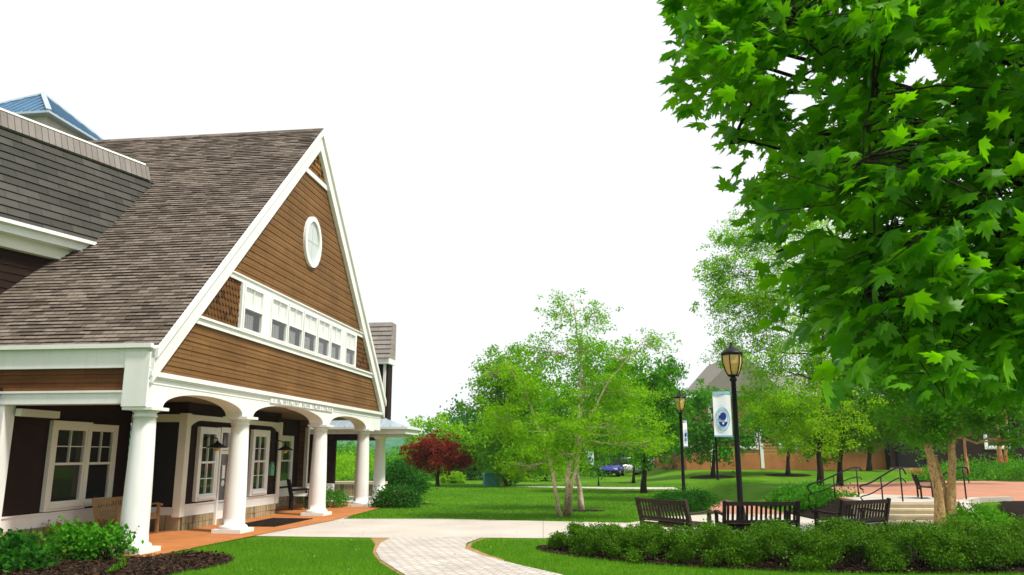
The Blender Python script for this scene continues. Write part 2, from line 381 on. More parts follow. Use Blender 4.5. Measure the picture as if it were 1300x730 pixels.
def wob(p, q, n, amt):
    p, q = np.array(p, float), np.array(q, float); L = np.linalg.norm(q - p)
    pts = [p + (q - p) * i / n for i in range(n + 1)]
    for i in range(1, n): pts[i] = pts[i] + rng.normal(size=3) * amt * L
    return pts
def tree(name, label, cat, base, trunks, clumps, nleaf, lsize, leaf, bk, group=None, sub=9, sig=.22, shell=.5, flat=.5, droop=.25, twr=.008, aniso=(1, 1, .7)):
    """trunks: [(points, r0, r1)]; clumps: [(centre, (rx, ry, rz), weight)] in world space"""
    t = thing(name, label, cat, base, 0, group); base = np.array(base, float)
    mb = MB(); tips = []
    for pts, r0, r1 in trunks:
        pts = [np.array(p, float) - base for p in pts]
        fine = []
        for i in range(len(pts) - 1):
            w_ = wob(pts[i], pts[i + 1], 4, .012); fine += w_[:-1]
        fine.append(pts[-1]); n = len(fine)
        rr = [r0 + (r1 - r0) * i / (n - 1) for i in range(n)]; rr[0] = r0 * 1.5; rr[1] = r0 * 1.12
        fine[0] = fine[0] - np.array([0, 0, .06])
        mb.tube(fine, rr, 10); tips += [(p, r) for p, r in zip(fine, rr)]
    LV, LF, off = [], [], 0
    wsum = sum(c[2] for c in clumps)
    for c, r, wt in clumps:
        c = np.array(c, float) - base; r = np.array(r, float)
        low = [(p, q) for p, q in tips if p[2] < c[2] + .1] or tips
        p, q = min(low, key=lambda t_: np.linalg.norm(t_[0] - c) + .25 * abs(t_[0][2] - c[2]))
        L = np.linalg.norm(c - p); r0 = min(q * .6, .018 * L + .012)
        br = wob(p, c, 5, .04); mb.tube(br, [r0 * (1 - .7 * i / 5) for i in range(6)], 6)
        d = rdir(sub) * (rng.uniform(shell, 1.0, (sub, 1))); cs = c + d * r
        for k in range(sub):
            a = br[rng.integers(2, 6)]; mb.tube(wob(a, cs[k], 3, .06), [twr * 1.4, twr, twr * .7, twr * .4], 4)
        n = int(nleaf * wt / wsum)
        far_ = c + rdir(sub) * rng.uniform(.8, 1.45, (sub, 1)) * r
        allc = np.vstack([cs, cs + rng.normal(size=cs.shape) * r * .3, cs * .6 + c * .4 + rng.normal(size=cs.shape) * r * .2, far_])
        v, f = leafcloud(allc, sig * float(np.mean(r)) * np.repeat([1.0, .8, 1.0, .55], sub), n, lsize, flat, droop, aniso)
        LV.append(v); LF.append(f + off); off += len(v)
    mb.build('trunk', bk, t, False)
    npmesh('crown', np.vstack(LV), np.vstack(LF), leaf, t)
    return t
def clp(spec, D):
    """clumps from (px, py, rx_px, ry_px, dD, weight) at distance D"""
    o = []
    for px, py, rx, ry, dd, wt in spec:
        k = (D + dd) / 1000.0
        o.append((dep(px, py, D + dd), (rx * k, (rx + ry) * .5 * k, ry * k), wt))
    return o

# ------------------------------------------------------------------ terrain
def sstep(a, b, x): t = np.clip((x - a) / (b - a), 0, 1); return t * t * (3 - 2 * t)
PZ = 0.42        # plaza level
def hz(x, y):
    x = np.asarray(x, float); y = np.asarray(y, float)
    z = GZ + 0 * x
    z = z + .62 * sstep(45, 58, y) * sstep(7, 13.5, x)
    z = z - .5 * sstep(54, 66, y) * (1 - sstep(9, 13, x)) * sstep(1, 5, x)
    pl = sstep(8.3, 9.9, x) * sstep(20.9, 21.9, y) * (1 - sstep(40, 45, y))
    z = np.maximum(z, GZ + (PZ - GZ - .02) * pl)
    m = sstep(11.45, 12.1, x) * sstep(18.0, 21.0, y) * (1 - sstep(21, 22, y))
    z = np.maximum(z, GZ + (PZ - GZ - .02) * m)
    far = np.clip((y - 90) / 300, 0, 1); z = z - 3.0 * far
    return z
xs = np.concatenate([np.linspace(-600, -45, 14), np.arange(-44, 44.01, .5), np.linspace(45, 600, 14)])
ys = np.concatenate([np.linspace(-80, 3, 12), np.arange(3.5, 80.01, .4), np.linspace(82, 900, 24)])
X, Y = np.meshgrid(xs, ys); Zt = hz(X, Y)
v = np.stack([X.ravel(), Y.ravel(), Zt.ravel()], 1); nx, ny = len(xs), len(ys)
ii = (np.arange(ny - 1)[:, None] * nx + np.arange(nx - 1)[None]).ravel()
struct(npmesh('lawn', v, np.stack([ii, ii + 1, ii + nx + 1, ii + nx], 1), 'lawn', None, True))
# far wooded hill
hx = np.linspace(-420, 300, 120); hy = np.linspace(330, 620, 30)
X, Y = np.meshgrid(hx, hy)
Zh = -4 + (18 + 6 * np.sin(X * .013 + 1) + 4 * np.sin(X * .041) - .035 * (X + 60)) * np.sin(np.clip((Y - 330) / 290, 0, 1) * math.pi * .62) + rng.normal(size=X.shape) * .8
v = np.stack([X.ravel(), Y.ravel(), Zh.ravel()], 1); nx, ny = 120, 30
ii = (np.arange(ny - 1)[:, None] * nx + np.arange(nx - 1)[None]).ravel()
struct(npmesh('hill', v, np.stack([ii, ii + 1, ii + nx + 1, ii + nx], 1), 'hill', None, True))

def inpoly(px, py, poly):
    c = np.zeros(len(px), bool); j = len(poly) - 1
    for i in range(len(poly)):
        xi, yi = poly[i]; xj, yj = poly[j]
        if abs(yj - yi) > 1e-9: c ^= ((yi > py) != (yj > py)) & (px < (xj - xi) * (py - yi) / (yj - yi) + xi)
        j = i
    return c
HARD = []
def smooth_poly(pts, it=2):
    pts = [np.array(p, float) for p in pts]
    for _ in range(it):
        q = []
        for i in range(len(pts)):
            a, b = pts[i], pts[(i + 1) % len(pts)]; q += [a * .75 + b * .25, a * .25 + b * .75]
        pts = q
    return pts
def sheet(name, pts, mat, z, kind='structure', hard=True, thick=0):
    mb = MB(); pts = [(float(p[0]), float(p[1])) for p in pts]
    if thick: mb.prism(pts, z - thick, z)
    else: mb.add([(x, y, z) for x, y in pts], [tuple(range(len(pts)))])
    o = struct(mb.build(name, mat, None, False), kind)
    me = o.data; bm = bmesh.new(); bm.from_mesh(me); bmesh.ops.triangulate(bm, faces=bm.faces)
    bmesh.ops.recalc_face_normals(bm, faces=bm.faces); bm.to_mesh(me); bm.free()
    if not thick and me.polygons[0].normal.z < 0: me.flip_normals()
    if hard: HARD.append(np.array(pts))
    return o
G = lambda px, py, z=GZ: at(px, py, z)[:2]
# broad concrete walk crossing the picture, running behind the hedge to the steps
walk = [hw(3.2, .55)[:2], G(335, 681), G(480, 683), G(505, 683), G(612, 683), G(720, 684), (5.5, 15.4), (9.5, 15.4), (11.6, 17.5), (11.6, 21.2), (9.3, 23.4), (6.9, 24.6), (4.4, 23.2), (3.0, 21.1), G(560, 659), G(436, 659), hw(12, .6)[:2], hw(7.2, .7)[:2]]
sheet('concrete_walk', walk, 'concrete', GZ + .008)
# curved paver path towards the camera
path = [G(497, 682.5), G(483, 690), G(477, 700), G(483, 711), G(500, 722), G(515, 731), (-2.2, 10.6), (-4.0, 9.0), (-2.6, 6.8), (1.4, 9.6), G(712, 730), G(655, 717), G(613, 706), G(590, 697), G(593, 690), G(613, 682.5)]
sheet('paver_path', path, 'paver', GZ + .013)
soil = [G(470, 682), G(500, 682), G(490, 688), G(484, 699), G(491, 712), G(520, 730), G(508, 730), G(483, 715), G(473, 702), G(476, 692)]
sheet('soil_edge', soil, 'dirt', GZ + .004)
soil2 = [G(615, 682), G(596, 690), G(587, 698), G(615, 709), G(640, 714), G(640, 711), G(618, 704), G(597, 695), G(601, 689), G(622, 682)]
sheet('soil_edge', soil2, 'dirt', GZ + .005)
# orange brick porch floor
porch = [hw(-.5, .5), hw(3.8, .75), hw(7.2, 1.0), hw(13.2, .75), hw(15.2, .6), hw(15.2, -6), hw(12, -6), hw(9.3, -3.2), hw(-.5, -3.2)]
sheet('brick_porch_floor', [p[:2] for p in porch], 'brickpatio', GZ + .018)
# mulch beds
def ellipse(cx, cy, rx, ry, rot=0, n=28, jit=.06):
    o = []
    for i in range(n):
        t = 2 * math.pi * i / n; k = 1 + random.uniform(-jit, jit); x, y = rx * k * math.cos(t), ry * k * math.sin(t)
        o.append((cx + x * math.cos(rot) - y * math.sin(rot), cy + x * math.sin(rot) + y * math.cos(rot)))
    return o
bed1 = smooth_poly([G(120, 738), G(160, 707), G(200, 706), G(245, 700), G(285, 703), G(300, 712), G(275, 720), G(215, 730), G(180, 745), (-8, 11), (-13, 12.5), (-13, 15.0), hw(-.6, -2.5)[:2], hw(-.55, .45)[:2]])
sheet('mulch_bed', bed1, 'mulch', GZ + .006)
hedge_bed = smooth_poly([(.75, 16.2), (.35, 15.6), (.7, 14.7), (1.7, 13.6), (3.2, 12.75), (5.2, 12.25), (8.2, 12.3), (11.5, 12.8), (13.5, 14.8), (9, 15.3), (5.2, 15.3), (2.4, 16.3)])
sheet('hedge_mulch_bed', hedge_bed, 'mulch', GZ + .015)
sheet('mulch_bed', ellipse(*(at(500, 640)[:2]), 1.5, .7), 'mulch', GZ + .006)
sheet('mulch_bed', ellipse(2.18, 25.7, .8, .6), 'mulch', GZ + .007)
# brick path, far concrete path and plaza
bp = smooth_poly([(6.0, 24.3), (6.55, 27.2), (7.9, 31.0), (10.2, 35.2), (13.2, 39.2), (16.0, 39.6), (13.4, 35.2), (11.0, 31.0), (9.7, 27.2), (9.2, 24.3), (8.6, 23.8), (6.9, 24.2)])
sheet('pink_brick_path', bp, 'pinkbrick', GZ + .012)
fp = [(-1, 44.8), (5, 41.5), (9.5, 40.6), (14, 39.8), (22, 38.2), (22, 41.2), (16, 43.0), (10, 43.4), (5, 43.6), (-1, 46)]
sheet('far_concrete_path', fp, 'concrete', GZ + .016)
pz = [(9.3, 21.25), (11.5, 21.25), (12.4, 22.0), (15, 22.3), (19, 22.0), (24, 21.0), (30, 20.5), (32, 39), (20, 38.4), (15, 36), (12.0, 31), (10.6, 26.5), (9.6, 24.2)]
sheet('brick_plaza', pz, 'pinkbrick', PZ, thick=.3)
sheet('plaza_concrete_landing', [(9.35, 21.28), (11.45, 21.28), (12.3, 22.1), (12.6, 24.0), (11.3, 25.8), (10.7, 26), (9.75, 24.2)], 'concrete', PZ + .006)

# ------------------------------------------------------------------ the shingled house (local axes: x along the gable front, y into the house)
house = thing('shingle_house', 'large brown shingled building with steep roof, white trim and arched column porch', 'building', B, math.pi / 2 - AZ)
FG = Fr((0, 0, 0), (1, 0, 0), (0, 0, 1))                     # gable front, outward -y
def FGw(w_): return Fr((0, w_, 0), (1, 0, 0), (0, 0, 1))
def FS(u): return Fr((u, 0, 0), (0, -1, 0), (0, 0, 1))       # wall facing -x; a = -w
UM, ZA = 7.2, 11.03
ro = lambda u: 3.83 + u                                      # outer roof line (left slope)
# gable wall siding
inner = lambda z: (z - 3.83 + .42)                           # where the siding disappears under the rake board
def gpoly(z0, z1, ua=None, ub=None):
    l0, l1 = inner(z0), inner(z1)
    if ua is None and ub is None: return [(l0, z0), (2 * UM - l0, z0), (2 * UM - l1, z1), (l1, z1)]
    if ub is not None: return [(l0, z0), (ub, z0), (ub, z1), (l1, z1)]
    return [(ua, z0), (2 * UM - l0, z0), (2 * UM - l1, z1), (ua, z1)]
m = MB(); m.siding(gpoly(3.14, 4.30), .19, .016, FG, 3.14); m.siding(gpoly(5.64, 9.47), .19, .016, FG, 5.64)
m.build('gable_siding', 'siding', house)
for pl in (gpoly(4.42, 5.56, ub=3.1), gpoly(4.42, 5.56, ua=11.26), [(inner(9.6), 9.6), (2 * UM - inner(9.6), 9.6), (UM, 10.6)]):
    m = MB(); m.siding(pl, .15, .012, FG, pl[0][1]); z_ = pl[0][1]; r_ = 0; zt = max(p[1] for p in pl)
    while z_ < zt - .02:
        row = clip(clip(pl, z_ + .01, 1), min(z_ + .14, zt), -1); xa_, xb_ = min(p[0] for p in row), max(p[0] for p in row); x = xa_ - .06 + (.07 if r_ % 2 else 0)
        while x < xb_ + .02:
            q_ = random.uniform(-.006, .006); z1 = min(z_ + .16, zt)
            if x - .065 > 3.12 and pl[0][0] < 3 and pl[1][0] < 3.2: break
            lo = max(x - .064, 11.27) if pl[0][0] > 11 else x - .064
            if x + .064 > lo + .03: m.add([FG.p(lo, z1, .012), FG.p(x + .064, z1, .012), FG.p(x + .064, z_ + .04 + q_, .034), FG.p(x + .02, z_ + q_ - .01, .036), FG.p(max(lo, x - .02), z_ + q_ - .01, .036), FG.p(lo, z_ + .04 + q_, .034), FG.p(x, z_ - .01, .010)], [(0, 1, 2, 3, 4, 5), (3, 6, 4), (2, 6, 3), (4, 6, 5)], False, [[(x + r_ * .37, z_ + .07)] * 6, [(x, z_)] * 3, [(x, z_)] * 3, [(x, z_)] * 3])
            x += .14
        z_ += .15; r_ += 1
    m.build('fish_scale_shingles', 'fish', house)
m = MB(); m.prism([(-.2, 3.1), (14.6, 3.1), (14.6, 3.6), (UM, ZA - .15), (-.2, 3.6)], -.25, -.002, FG); m.build('gable_backing', 'dark', house)
# rake boards
m = MB()
for sg in (1, -1):
    f = lambda u: u if sg == 1 else 2 * UM - u
    for d0, t0, t1 in ((.13, 0, .62), (.19, -.03, .16)):
        m.prism([(f(-.28), ro(-.28) - t1), (f(-.28), ro(-.28) - t0), (f(UM), ro(UM) - t0), (f(UM), ro(UM) - t1)], .0, d0, FG)
m.build('rake_board', 'white', house)
# horizontal trim
m = MB(); e = .1
m.box(inner(4.36) - .0, 2 * UM - inner(4.36), 4.28, 4.43, 0, .06, FG); m.box(inner(5.6), 2 * UM - inner(5.6), 5.54, 5.66, 0, .065, FG)
m.box(inner(5.6), 2 * UM - inner(5.6), 5.655, 5.69, 0, .10, FG); m.box(inner(4.36), 2 * UM - inner(4.36), 4.40, 4.45, 0, .10, FG)
m.box(inner(9.53), 2 * UM - inner(9.53), 9.46, 9.6, 0, .06, FG)
m.build('belt_trim', 'white', house)
# ribbon of seven windows
wins = [(3.14, 4.16), (4.62, 5.62), (5.68, 6.66), (6.74, 7.70), (7.80, 8.76), (8.86, 9.80), (10.22, 11.16)]
m = MB(); m.box(3.05, 11.3, 4.432, 5.538, 0.0, .035, FG); m.build('window_surround', 'white', house)
def sash_window(parent, fr, a0, a1, b0, b1, muntins=(2, 2), lower=(0, 0), blind=False, fw=.055, d=.05, mat='white', mid=.5, casing=None, name='window', blindfrac=.97, cur=True):
    win = MB()
    n0 = d
    if casing:
        c = casing
        win.box(a0 - c, a0, b0 - c, b1 + c, 0, n0 + .012, fr); win.box(a1, a1 + c, b0 - c, b1 + c, 0, n0 + .012, fr)
        win.box(a0, a1, b1, b1 + c, 0, n0 + .012, fr); win.box(a0 - .03, a1 + .03, b0 - c * .55, b0, 0, n0 + .05, fr); win.box(a0, a1, b0 - c, b0 - c * .55, 0, n0 + .012, fr)
    bm_ = b0 + (b1 - b0) * mid
    win.box(a0, a0 + fw, b0, b1, 0, n0, fr); win.box(a1 - fw, a1, b0, b1, 0, n0, fr)
    win.box(a0 + fw, a1 - fw, b0, b0 + fw, 0, n0, fr); win.box(a0 + fw, a1 - fw, b1 - fw, b1, 0, n0, fr)
    win.box(a0 + fw, a1 - fw, bm_ - fw * .45, bm_ + fw * .45, 0, n0 + .012, fr)
    wo = win.build(name, mat, parent)
    mu = MB(); tw = .018
    def grid(g, y0, y1):
        for i in range(1, g[0]): 
            x = a0 + fw + (a1 - a0 - 2 * fw) * i / g[0]; mu.box(x - tw / 2, x + tw / 2, y0, y1, .006, n0 - .012, fr)
        for j in range(1, g[1]):
            y = y0 + (y1 - y0) * j / g[1]; mu.box(a0 + fw, a1 - fw, y - tw / 2, y + tw / 2, .008, n0 - .015, fr)
    if muntins[0]: grid(muntins, bm_ + fw * .45, b1 - fw)
    if lower[0]: grid(lower, b0 + fw, bm_ - fw * .45)
    if mu.v: mu.build('muntin', mat, wo)
    MB().box(a0 + fw, a1 - fw, b0 + fw, b1 - fw, .002, .004, fr).build('room_shade_panel', 'dark', wo)  # flat near-black panel: the unlit room's shade put into its colour
    if blind:
        MB().box(a0 + fw, a1 - fw, bm_ - .02, b1 - fw, .008, .012, fr).build('blind', 'blind', wo)
        if cur: 
            q = MB(); x = a0 + fw; xe = a0 + fw + (a1 - a0 - 2 * fw) * .62; k = 0
            while x < xe: q.box(x, min(x + .05, xe), b0 + fw, bm_ - .13, .006, .010 + .006 * (k % 2), fr); x += .055; k += 1
            q.build('curtain', 'curtain', wo)
    for y0, y1, nn in ((b0 + fw, bm_, n0 - .028), (bm_, b1 - fw, n0 - .024)): MB().add([fr.p(a0 + fw, y0, nn), fr.p(a1 - fw, y0, nn), fr.p(a1 - fw, y1, nn), fr.p(a0 + fw, y1, nn)], [(0, 1, 2, 3)]).build('pane', 'glass', wo, False)
    return wo
for a0, a1 in wins:
    sash_window(house, Fr((0, -.035, 0), (1, 0, 0), (0, 0, 1)), a0, a1, 4.44, 5.52, (2, 1), blind=True, d=.07)
for a, b in [(3.05, 3.13), (4.17, 4.61), (9.81, 10.21), (11.17, 11.3)]: MB().box(a, b, 4.435, 5.535, .035, .09, FG).build('mullion_board', 'white', house)
# oval window
def oval(rx, rz, n=40): return [(7.15 + rx * math.cos(2 * math.pi * i / n), 7.6 + rz * math.sin(2 * math.pi * i / n)) for i in range(n)]
ov = MB(); o1, o2 = oval(.62, .74), oval(.48, .60)
for i in range(40):
    j = (i + 1) % 40; ov.prism([o1[i], o1[j], o2[j], o2[i]], .0, .09, FG)
ovo = ov.build('oval_window', 'white', house)
MB().prism(oval(.48, .60), .015, .03, FG).build('blind', 'blind', ovo)
m = MB(); m.box(7.141, 7.159, 7.01, 8.19, .03, .046, FG); m.box(6.68, 7.62, 7.592, 7.608, .03, .045, FG); m.build('muntin', 'white', ovo)
MB().prism(oval(.48, .60), .048, .050, FG).build('pane', 'glass', ovo)
# arcade with three arches
COLS = [0.0, 3.82, 8.95, 13.05]
def arc_z(u):
    for a, b in zip(COLS[:-1], COLS[1:]):
        a2, b2 = a + .27, b - .27
        if a2 < u < b2:
            t = (u - (a2 + b2) / 2) / ((b2 - a2) / 2); pk = 2.84 if b - a < 5 else 2.88
            return 2.5 + (pk - 2.5) * math.sqrt(max(0, 1 - t * t)) ** .85 if True else 0
    return 2.5
us = sorted(set([-.28, 14.45] + [c + d for c in COLS for d in (-.27, .27)] + [x for a, b in zip(COLS[:-1], COLS[1:]) for x in (a + .27 + (b - a - .54) * .5 * (1 - np.cos(math.pi * np.arange(1, 30) / 30)))]))
m = MB()
for a, b in zip(us[:-1], us[1:]):
    za, zb = arc_z(a), arc_z(b)
    vs = [(a, -.05, za), (b, -.05, zb), (b, -.05, 3.06), (a, -.05, 3.06), (a, .36, za), (b, .36, zb), (b, .36, 3.06), (a, .36, 3.06)]
    m.add(vs, [(0, 1, 2, 3), (4, 7, 6, 5), (0, 4, 5, 1)])
m.build('arcade_front', 'white', house)
m = MB(); m.box(-.3, 14.47, 3.06, 3.15, -.16, .12, FG); m.box(-.29, 14.46, 2.925, 2.95, .05, .062, FG); m.box(-.3, 14.47, 3.03, 3.062, 0.0, .085, FG)
m.build('cornice', 'white', house)
# raised sign strip with illegible little letters
sg = MB(); sg.box(4.95, 9.35, 2.90, 3.045, .05, .085, FG); sgo = sg.build('sign_board', 'white', house)
m = MB(); x = 5.1; k = 0
while x < 9.2:
    wd = random.choice((.05, .08, .11)); y0 = 2.925
    t = k % 5
    if t == 0: m.box(x, x + .02, y0, y0 + .095, .085, .1, FG)
    elif t == 1: m.box(x, x + .02, y0, y0 + .095, .085, .1, FG); m.box(x + wd, x + wd + .02, y0, y0 + .095, .085, .1, FG); m.box(x + .02, x + wd, y0 + .075, y0 + .095, .085, .1, FG)
    elif t == 2: m.box(x, x + .02, y0, y0 + .095, .085, .1, FG); m.box(x + .02, x + wd, y0, y0 + .02, .085, .1, FG)
    elif t == 3: m.box(x, x + .02, y0, y0 + .095, .085, .1, FG); m.box(x + wd, x + wd + .02, y0, y0 + .095, .085, .1, FG)
    else: m.box(x, x + wd, y0 + .04, y0 + .06, .085, .1, FG); m.box(x + wd / 2, x + wd / 2 + .02, y0, y0 + .095, .085, .1, FG)
    x += wd + random.choice((.06, .08, .14)); k += 1
m.build('raised_lettering', plain('grey_letter', (.42, .42, .40), .5), sgo)
# columns
def column(u, w_):
    m = MB(); prof = []
    for i in range(15):
        t = i / 14; prof.append((.245 - .052 * t ** 1.7, .10 + 2.22 * t))
    m.lathe([(.30, GZ + .10), (.315, GZ + .13), (.30, GZ + .16), (.262, GZ + .185), (.25, .10)] + prof[1:] + [(.215, 2.325), (.215, 2.35), (.195, 2.36), (.195, 2.40), (.235, 2.43), (.26, 2.445)], 40, (u, w_, 0))
    c = m.build('column', 'white', house)
    MB().box(u - .34, u + .34, w_ - .34, w_ + .34, GZ - .02, GZ + .10).build('plinth', 'white', c)
    MB().box(u - .29, u + .29, w_ - .29, w_ + .29, 2.445, 2.503).build('capital', 'white', c)
for u in COLS: column(u, .12)
# side of the porch: beam, shingle band, corner boards, post, fascia
m = MB(); m.box(-14, -.02, 2.56, 2.78, -.06, .28, FS(0)); m.box(-14, -.02, 2.76, 2.80, 0, .31, FS(0)); m.build('side_beam', 'white', house)
m = MB(); m.siding([(-14, 2.80), (-.06, 2.80), (-.06, 3.26), (-14, 3.26)], .155, .02, FS(-.2), 2.8); m.box(-14, -.02, 2.79, 3.3, -.2, -.002, FS(-.2)); m.build('side_shingles', 'shake2', house)
m = MB(); m.box(-.42, .062, 2.505, 3.5, -.05, .066, FS(-.25)); m.build('corner_board', 'white', house)
m = MB(); m.box(-14, .07, 3.24, 3.60, -.1, .075, FS(-.2)); m.box(-14, .072, 3.215, 3.245, -.3, .10, FS(-.2)); m.build('fascia', 'white', house)
m = MB(); m.box(-14, .09, 3.575, 3.655, .076, .17, FS(-.2)); m.build('gutter', 'white', house)
m = MB(); m.box(-3.05, -2.78, GZ, 2.56, -.02, .27, FS(0)); m.box(-3.05, -2.78, GZ, .12, -.05, .30, FS(0)); m.build('square_post', 'white', house)
m = MB(); m.box(-.02, 1.05, 2.36, 2.5, .0, .12, FGw(2.74)); m.build('wall_header', 'cream', house)
# roof
SL = math.sqrt(2)
m = MB(); OV = .22; LR = (UM + OV) * SL
FRn = Fr((-OV, 0, ro(-OV) + .03), (0, -1, 0), (1 / SL, 0, 1 / SL)); m.siding([(-16, 0), (.16, 0), (.16, LR), (-16, LR)], .118, .02, FRn, 0, seg=.6)
FRf = Fr((2 * UM + OV, 0, ro(-OV) + .03), (0, 1, 0), (-1 / SL, 0, 1 / SL)); m.siding([(-.16, 0), (16, 0), (16, LR), (-.16, LR)], .17, .022, FRf, 0)
rf = m.build('roof', 'roof', house)
m = MB(); m.box(-16, .15, .0, LR - .02, -.06, -.002, FRn); m.box(-.15, 16, .0, LR - .02, -.06, -.002, FRf); m.build('roof_deck', 'dark', rf)
m = MB(); m.box(-16, .17, LR - .16, LR + .03, .012, .035, FRn); m.box(-.17, 16, LR - .16, LR + .0, .012, .035, FRf); m.build('ridge_cap', 'roof', rf)
# porch ceiling and inner walls
m = MB(); m.box(-.2, 14.4, .3, 6.2, 2.87, 2.92); m.build('porch_ceiling', plain('tan_ceiling', (.17, .14, .09), .7, .2), house)
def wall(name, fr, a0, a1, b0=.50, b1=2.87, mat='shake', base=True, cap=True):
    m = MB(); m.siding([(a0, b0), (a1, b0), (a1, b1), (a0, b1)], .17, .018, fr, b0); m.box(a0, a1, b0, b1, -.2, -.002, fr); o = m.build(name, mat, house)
    if base:
        m = MB(); m.box(a0, a1, .24, b0, -.15, .05, fr); m.box(a0, a1, b0 - .02, b0 + .012, -.1, .075, fr); m.build('base_board', 'white', o)
        m = MB(); 
        a = a0; rows = 2; hh = (.24 - (GZ - .02)) / rows
        for r in range(rows):
            a = a0
            while a < a1 - 1e-6:
                e = min(a + random.uniform(.22, .6), a1); 
                if a1 - e < .12: e = a1
                m.box(a + .004, e - .004, GZ - .02 + r * hh + .004, GZ - .02 + (r + 1) * hh - .004, -.15, .06 + random.uniform(0, .035), fr); a = e
        m.build('stone_base', 'stone', o)
    return o
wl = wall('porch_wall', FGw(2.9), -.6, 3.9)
fw_ = FGw(2.88)
sash_window(house, fw_, 1.26, 2.24, .66, 2.2, (2, 2), casing=.13, d=.075, mid=.52, mat='cream'); sash_window(house, fw_, 2.34, 3.2, .66, 2.2, (2, 2), casing=.1, d=.07, mid=.52, mat='cream')
# entrance bay
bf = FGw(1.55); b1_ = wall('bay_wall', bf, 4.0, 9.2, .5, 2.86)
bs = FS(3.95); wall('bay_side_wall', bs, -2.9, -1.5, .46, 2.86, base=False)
m = MB(); m.box(-2.9, -1.5, .28, .46, 0, .05, bs); m.build('bay_side_trim', 'cream', house)
m = MB(); m.box(-2.9, -1.5, 2.40, 2.58, 0, .05, bs); m.build('bay_side_trim', 'cream', house)
MB().box(-2.9, -1.5, GZ, .28, -.1, .03, bs).build('stone_base', 'stone', house)
MB().box(-2.8, -1.6, .50, 2.38, .025, .045, bs).build('dark_panel', 'dark', house)
m = MB(); m.box(3.86, 4.06, GZ + .32, 2.6, -.1, .09, bf); m.box(9.16, 9.36, GZ + .32, 2.6, -.2, .09, bf); m.box(3.9, 9.3, 2.46, 2.58, .0, .07, bf)
m.build('bay_corner_board', 'cream', house)
for a, sgn in ((4.06, 1), (9.16, -1)):
    m = MB()
    for i in range(8):
        t0, t1 = i / 8, (i + 1) / 8; x0, x1 = a + sgn * .55 * t0, a + sgn * .55 * t1; z0, z1 = 2.46 - .18 * (1 - t0) ** 2, 2.46 - .18 * (1 - t1) ** 2
        m.prism([(x0, z0), (x1, z1), (x1, 2.47), (x0, 2.47)] if sgn > 0 else [(x1, z1), (x0, z0), (x0, 2.47), (x1, 2.47)], .01, .06, bf)
    m.build('bracket', 'cream', house)
bfw = FGw(1.53)
sash_window(house, bfw, 4.60, 5.38, .66, 2.2, (2, 2), (2, 2), casing=.11, d=.075, mid=.52)
sash_window(house, bfw, 7.5, 8.33, .66, 2.2, (2, 2), (2, 2), casing=.13, d=.075, mid=.52)
# glazed door with transom
m = MB(); m.box(5.52, 5.585, GZ + .01, 2.33, 0, .12, bf); m.box(6.62, 6.72, GZ + .01, 2.33, 0, .12, bf); m.box(5.585, 6.62, 2.2, 2.33, 0, .12, bf); m.box(5.585, 6.62, 1.76, 1.83, 0, .12, bf)
df = m.build('door_frame', 'white', house)
m = MB(); m.box(6.02, 6.06, 1.83, 2.2, .03, .09, bf); m.build('transom_bar', 'white', df)
MB().box(5.585, 6.62, 1.83, 2.2, .01, .03, bf).build('room_shade_panel', 'dark', df); MB().add([bf.p(5.585, 1.83, .05), bf.p(6.62, 1.83, .05), bf.p(6.62, 2.2, .05), bf.p(5.585, 2.2, .05)], [(0, 1, 2, 3)]).build('transom_pane', 'glass', df, False)  # near-black panel behind the transom stands in for indoor shade
m = MB(); m.box(5.59, 5.66, GZ + .02, 1.75, .02, .08, bf); m.box(6.49, 6.61, GZ + .02, 1.75, .02, .08, bf); m.box(5.66, 6.49, GZ + .02, .24, .02, .08, bf); m.box(5.66, 6.49, 1.66, 1.75, .02, .08, bf)
dr = m.build('door', 'white', house)
MB().box(5.66, 6.49, .24, 1.66, .02, .03, bf).build('room_shade_panel', 'dark', dr); MB().add([bf.p(5.66, .24, .05), bf.p(6.49, .24, .05), bf.p(6.49, 1.66, .05), bf.p(5.66, 1.66, .05)], [(0, 1, 2, 3)]).build('door_pane', 'glass', dr, False)  # indoor shade behind the door glass painted as a near-black panel
m = MB(); m.lathe([(.0, 0), (.03, .0), (.035, .03), (.02, .06), (0, .065)], 12, bf.p(6.43, .85, .08), bf.n); m.build('handle', 'black', dr)
m = MB(); m.box(5.80, 5.95, 1.05, 1.38, .056, .06, bf); m.lathe([(0, 0), (.08, 0), (.08, .006), (0, .006)], 20, bf.p(5.875, .93, .056), bf.n); m.build('notice', 'blind', dr)
# recess beyond the bay
wall('recess_wall', FGw(2.9), 9.3, 14.2); wall('bay_return_wall', Fr((9.3, 0, 0), (0, 1, 0), (0, 0, 1)), 1.5, 2.9, base=False)
sash_window(house, FGw(2.88), 11.95, 13.35, .72, 2.16, (2, 2), casing=.13, d=.075, mid=.5)
wall('recess_side_wall', FS(14.2), -3.4, -2.6, mat='siding'); m = MB(); m.box(-2.66, -2.54, GZ, 2.6, -.1, .04, FS(14.2)); m.build('corner_board', 'white', house)
wall('far_porch_wall', FS(16.2), -6, -2.25, .55, 2.4); m = MB(); m.box(-3.5, -2.25, .32, .56, 0, .06, FS(16.2)); m.build('base_board', 'white', house)
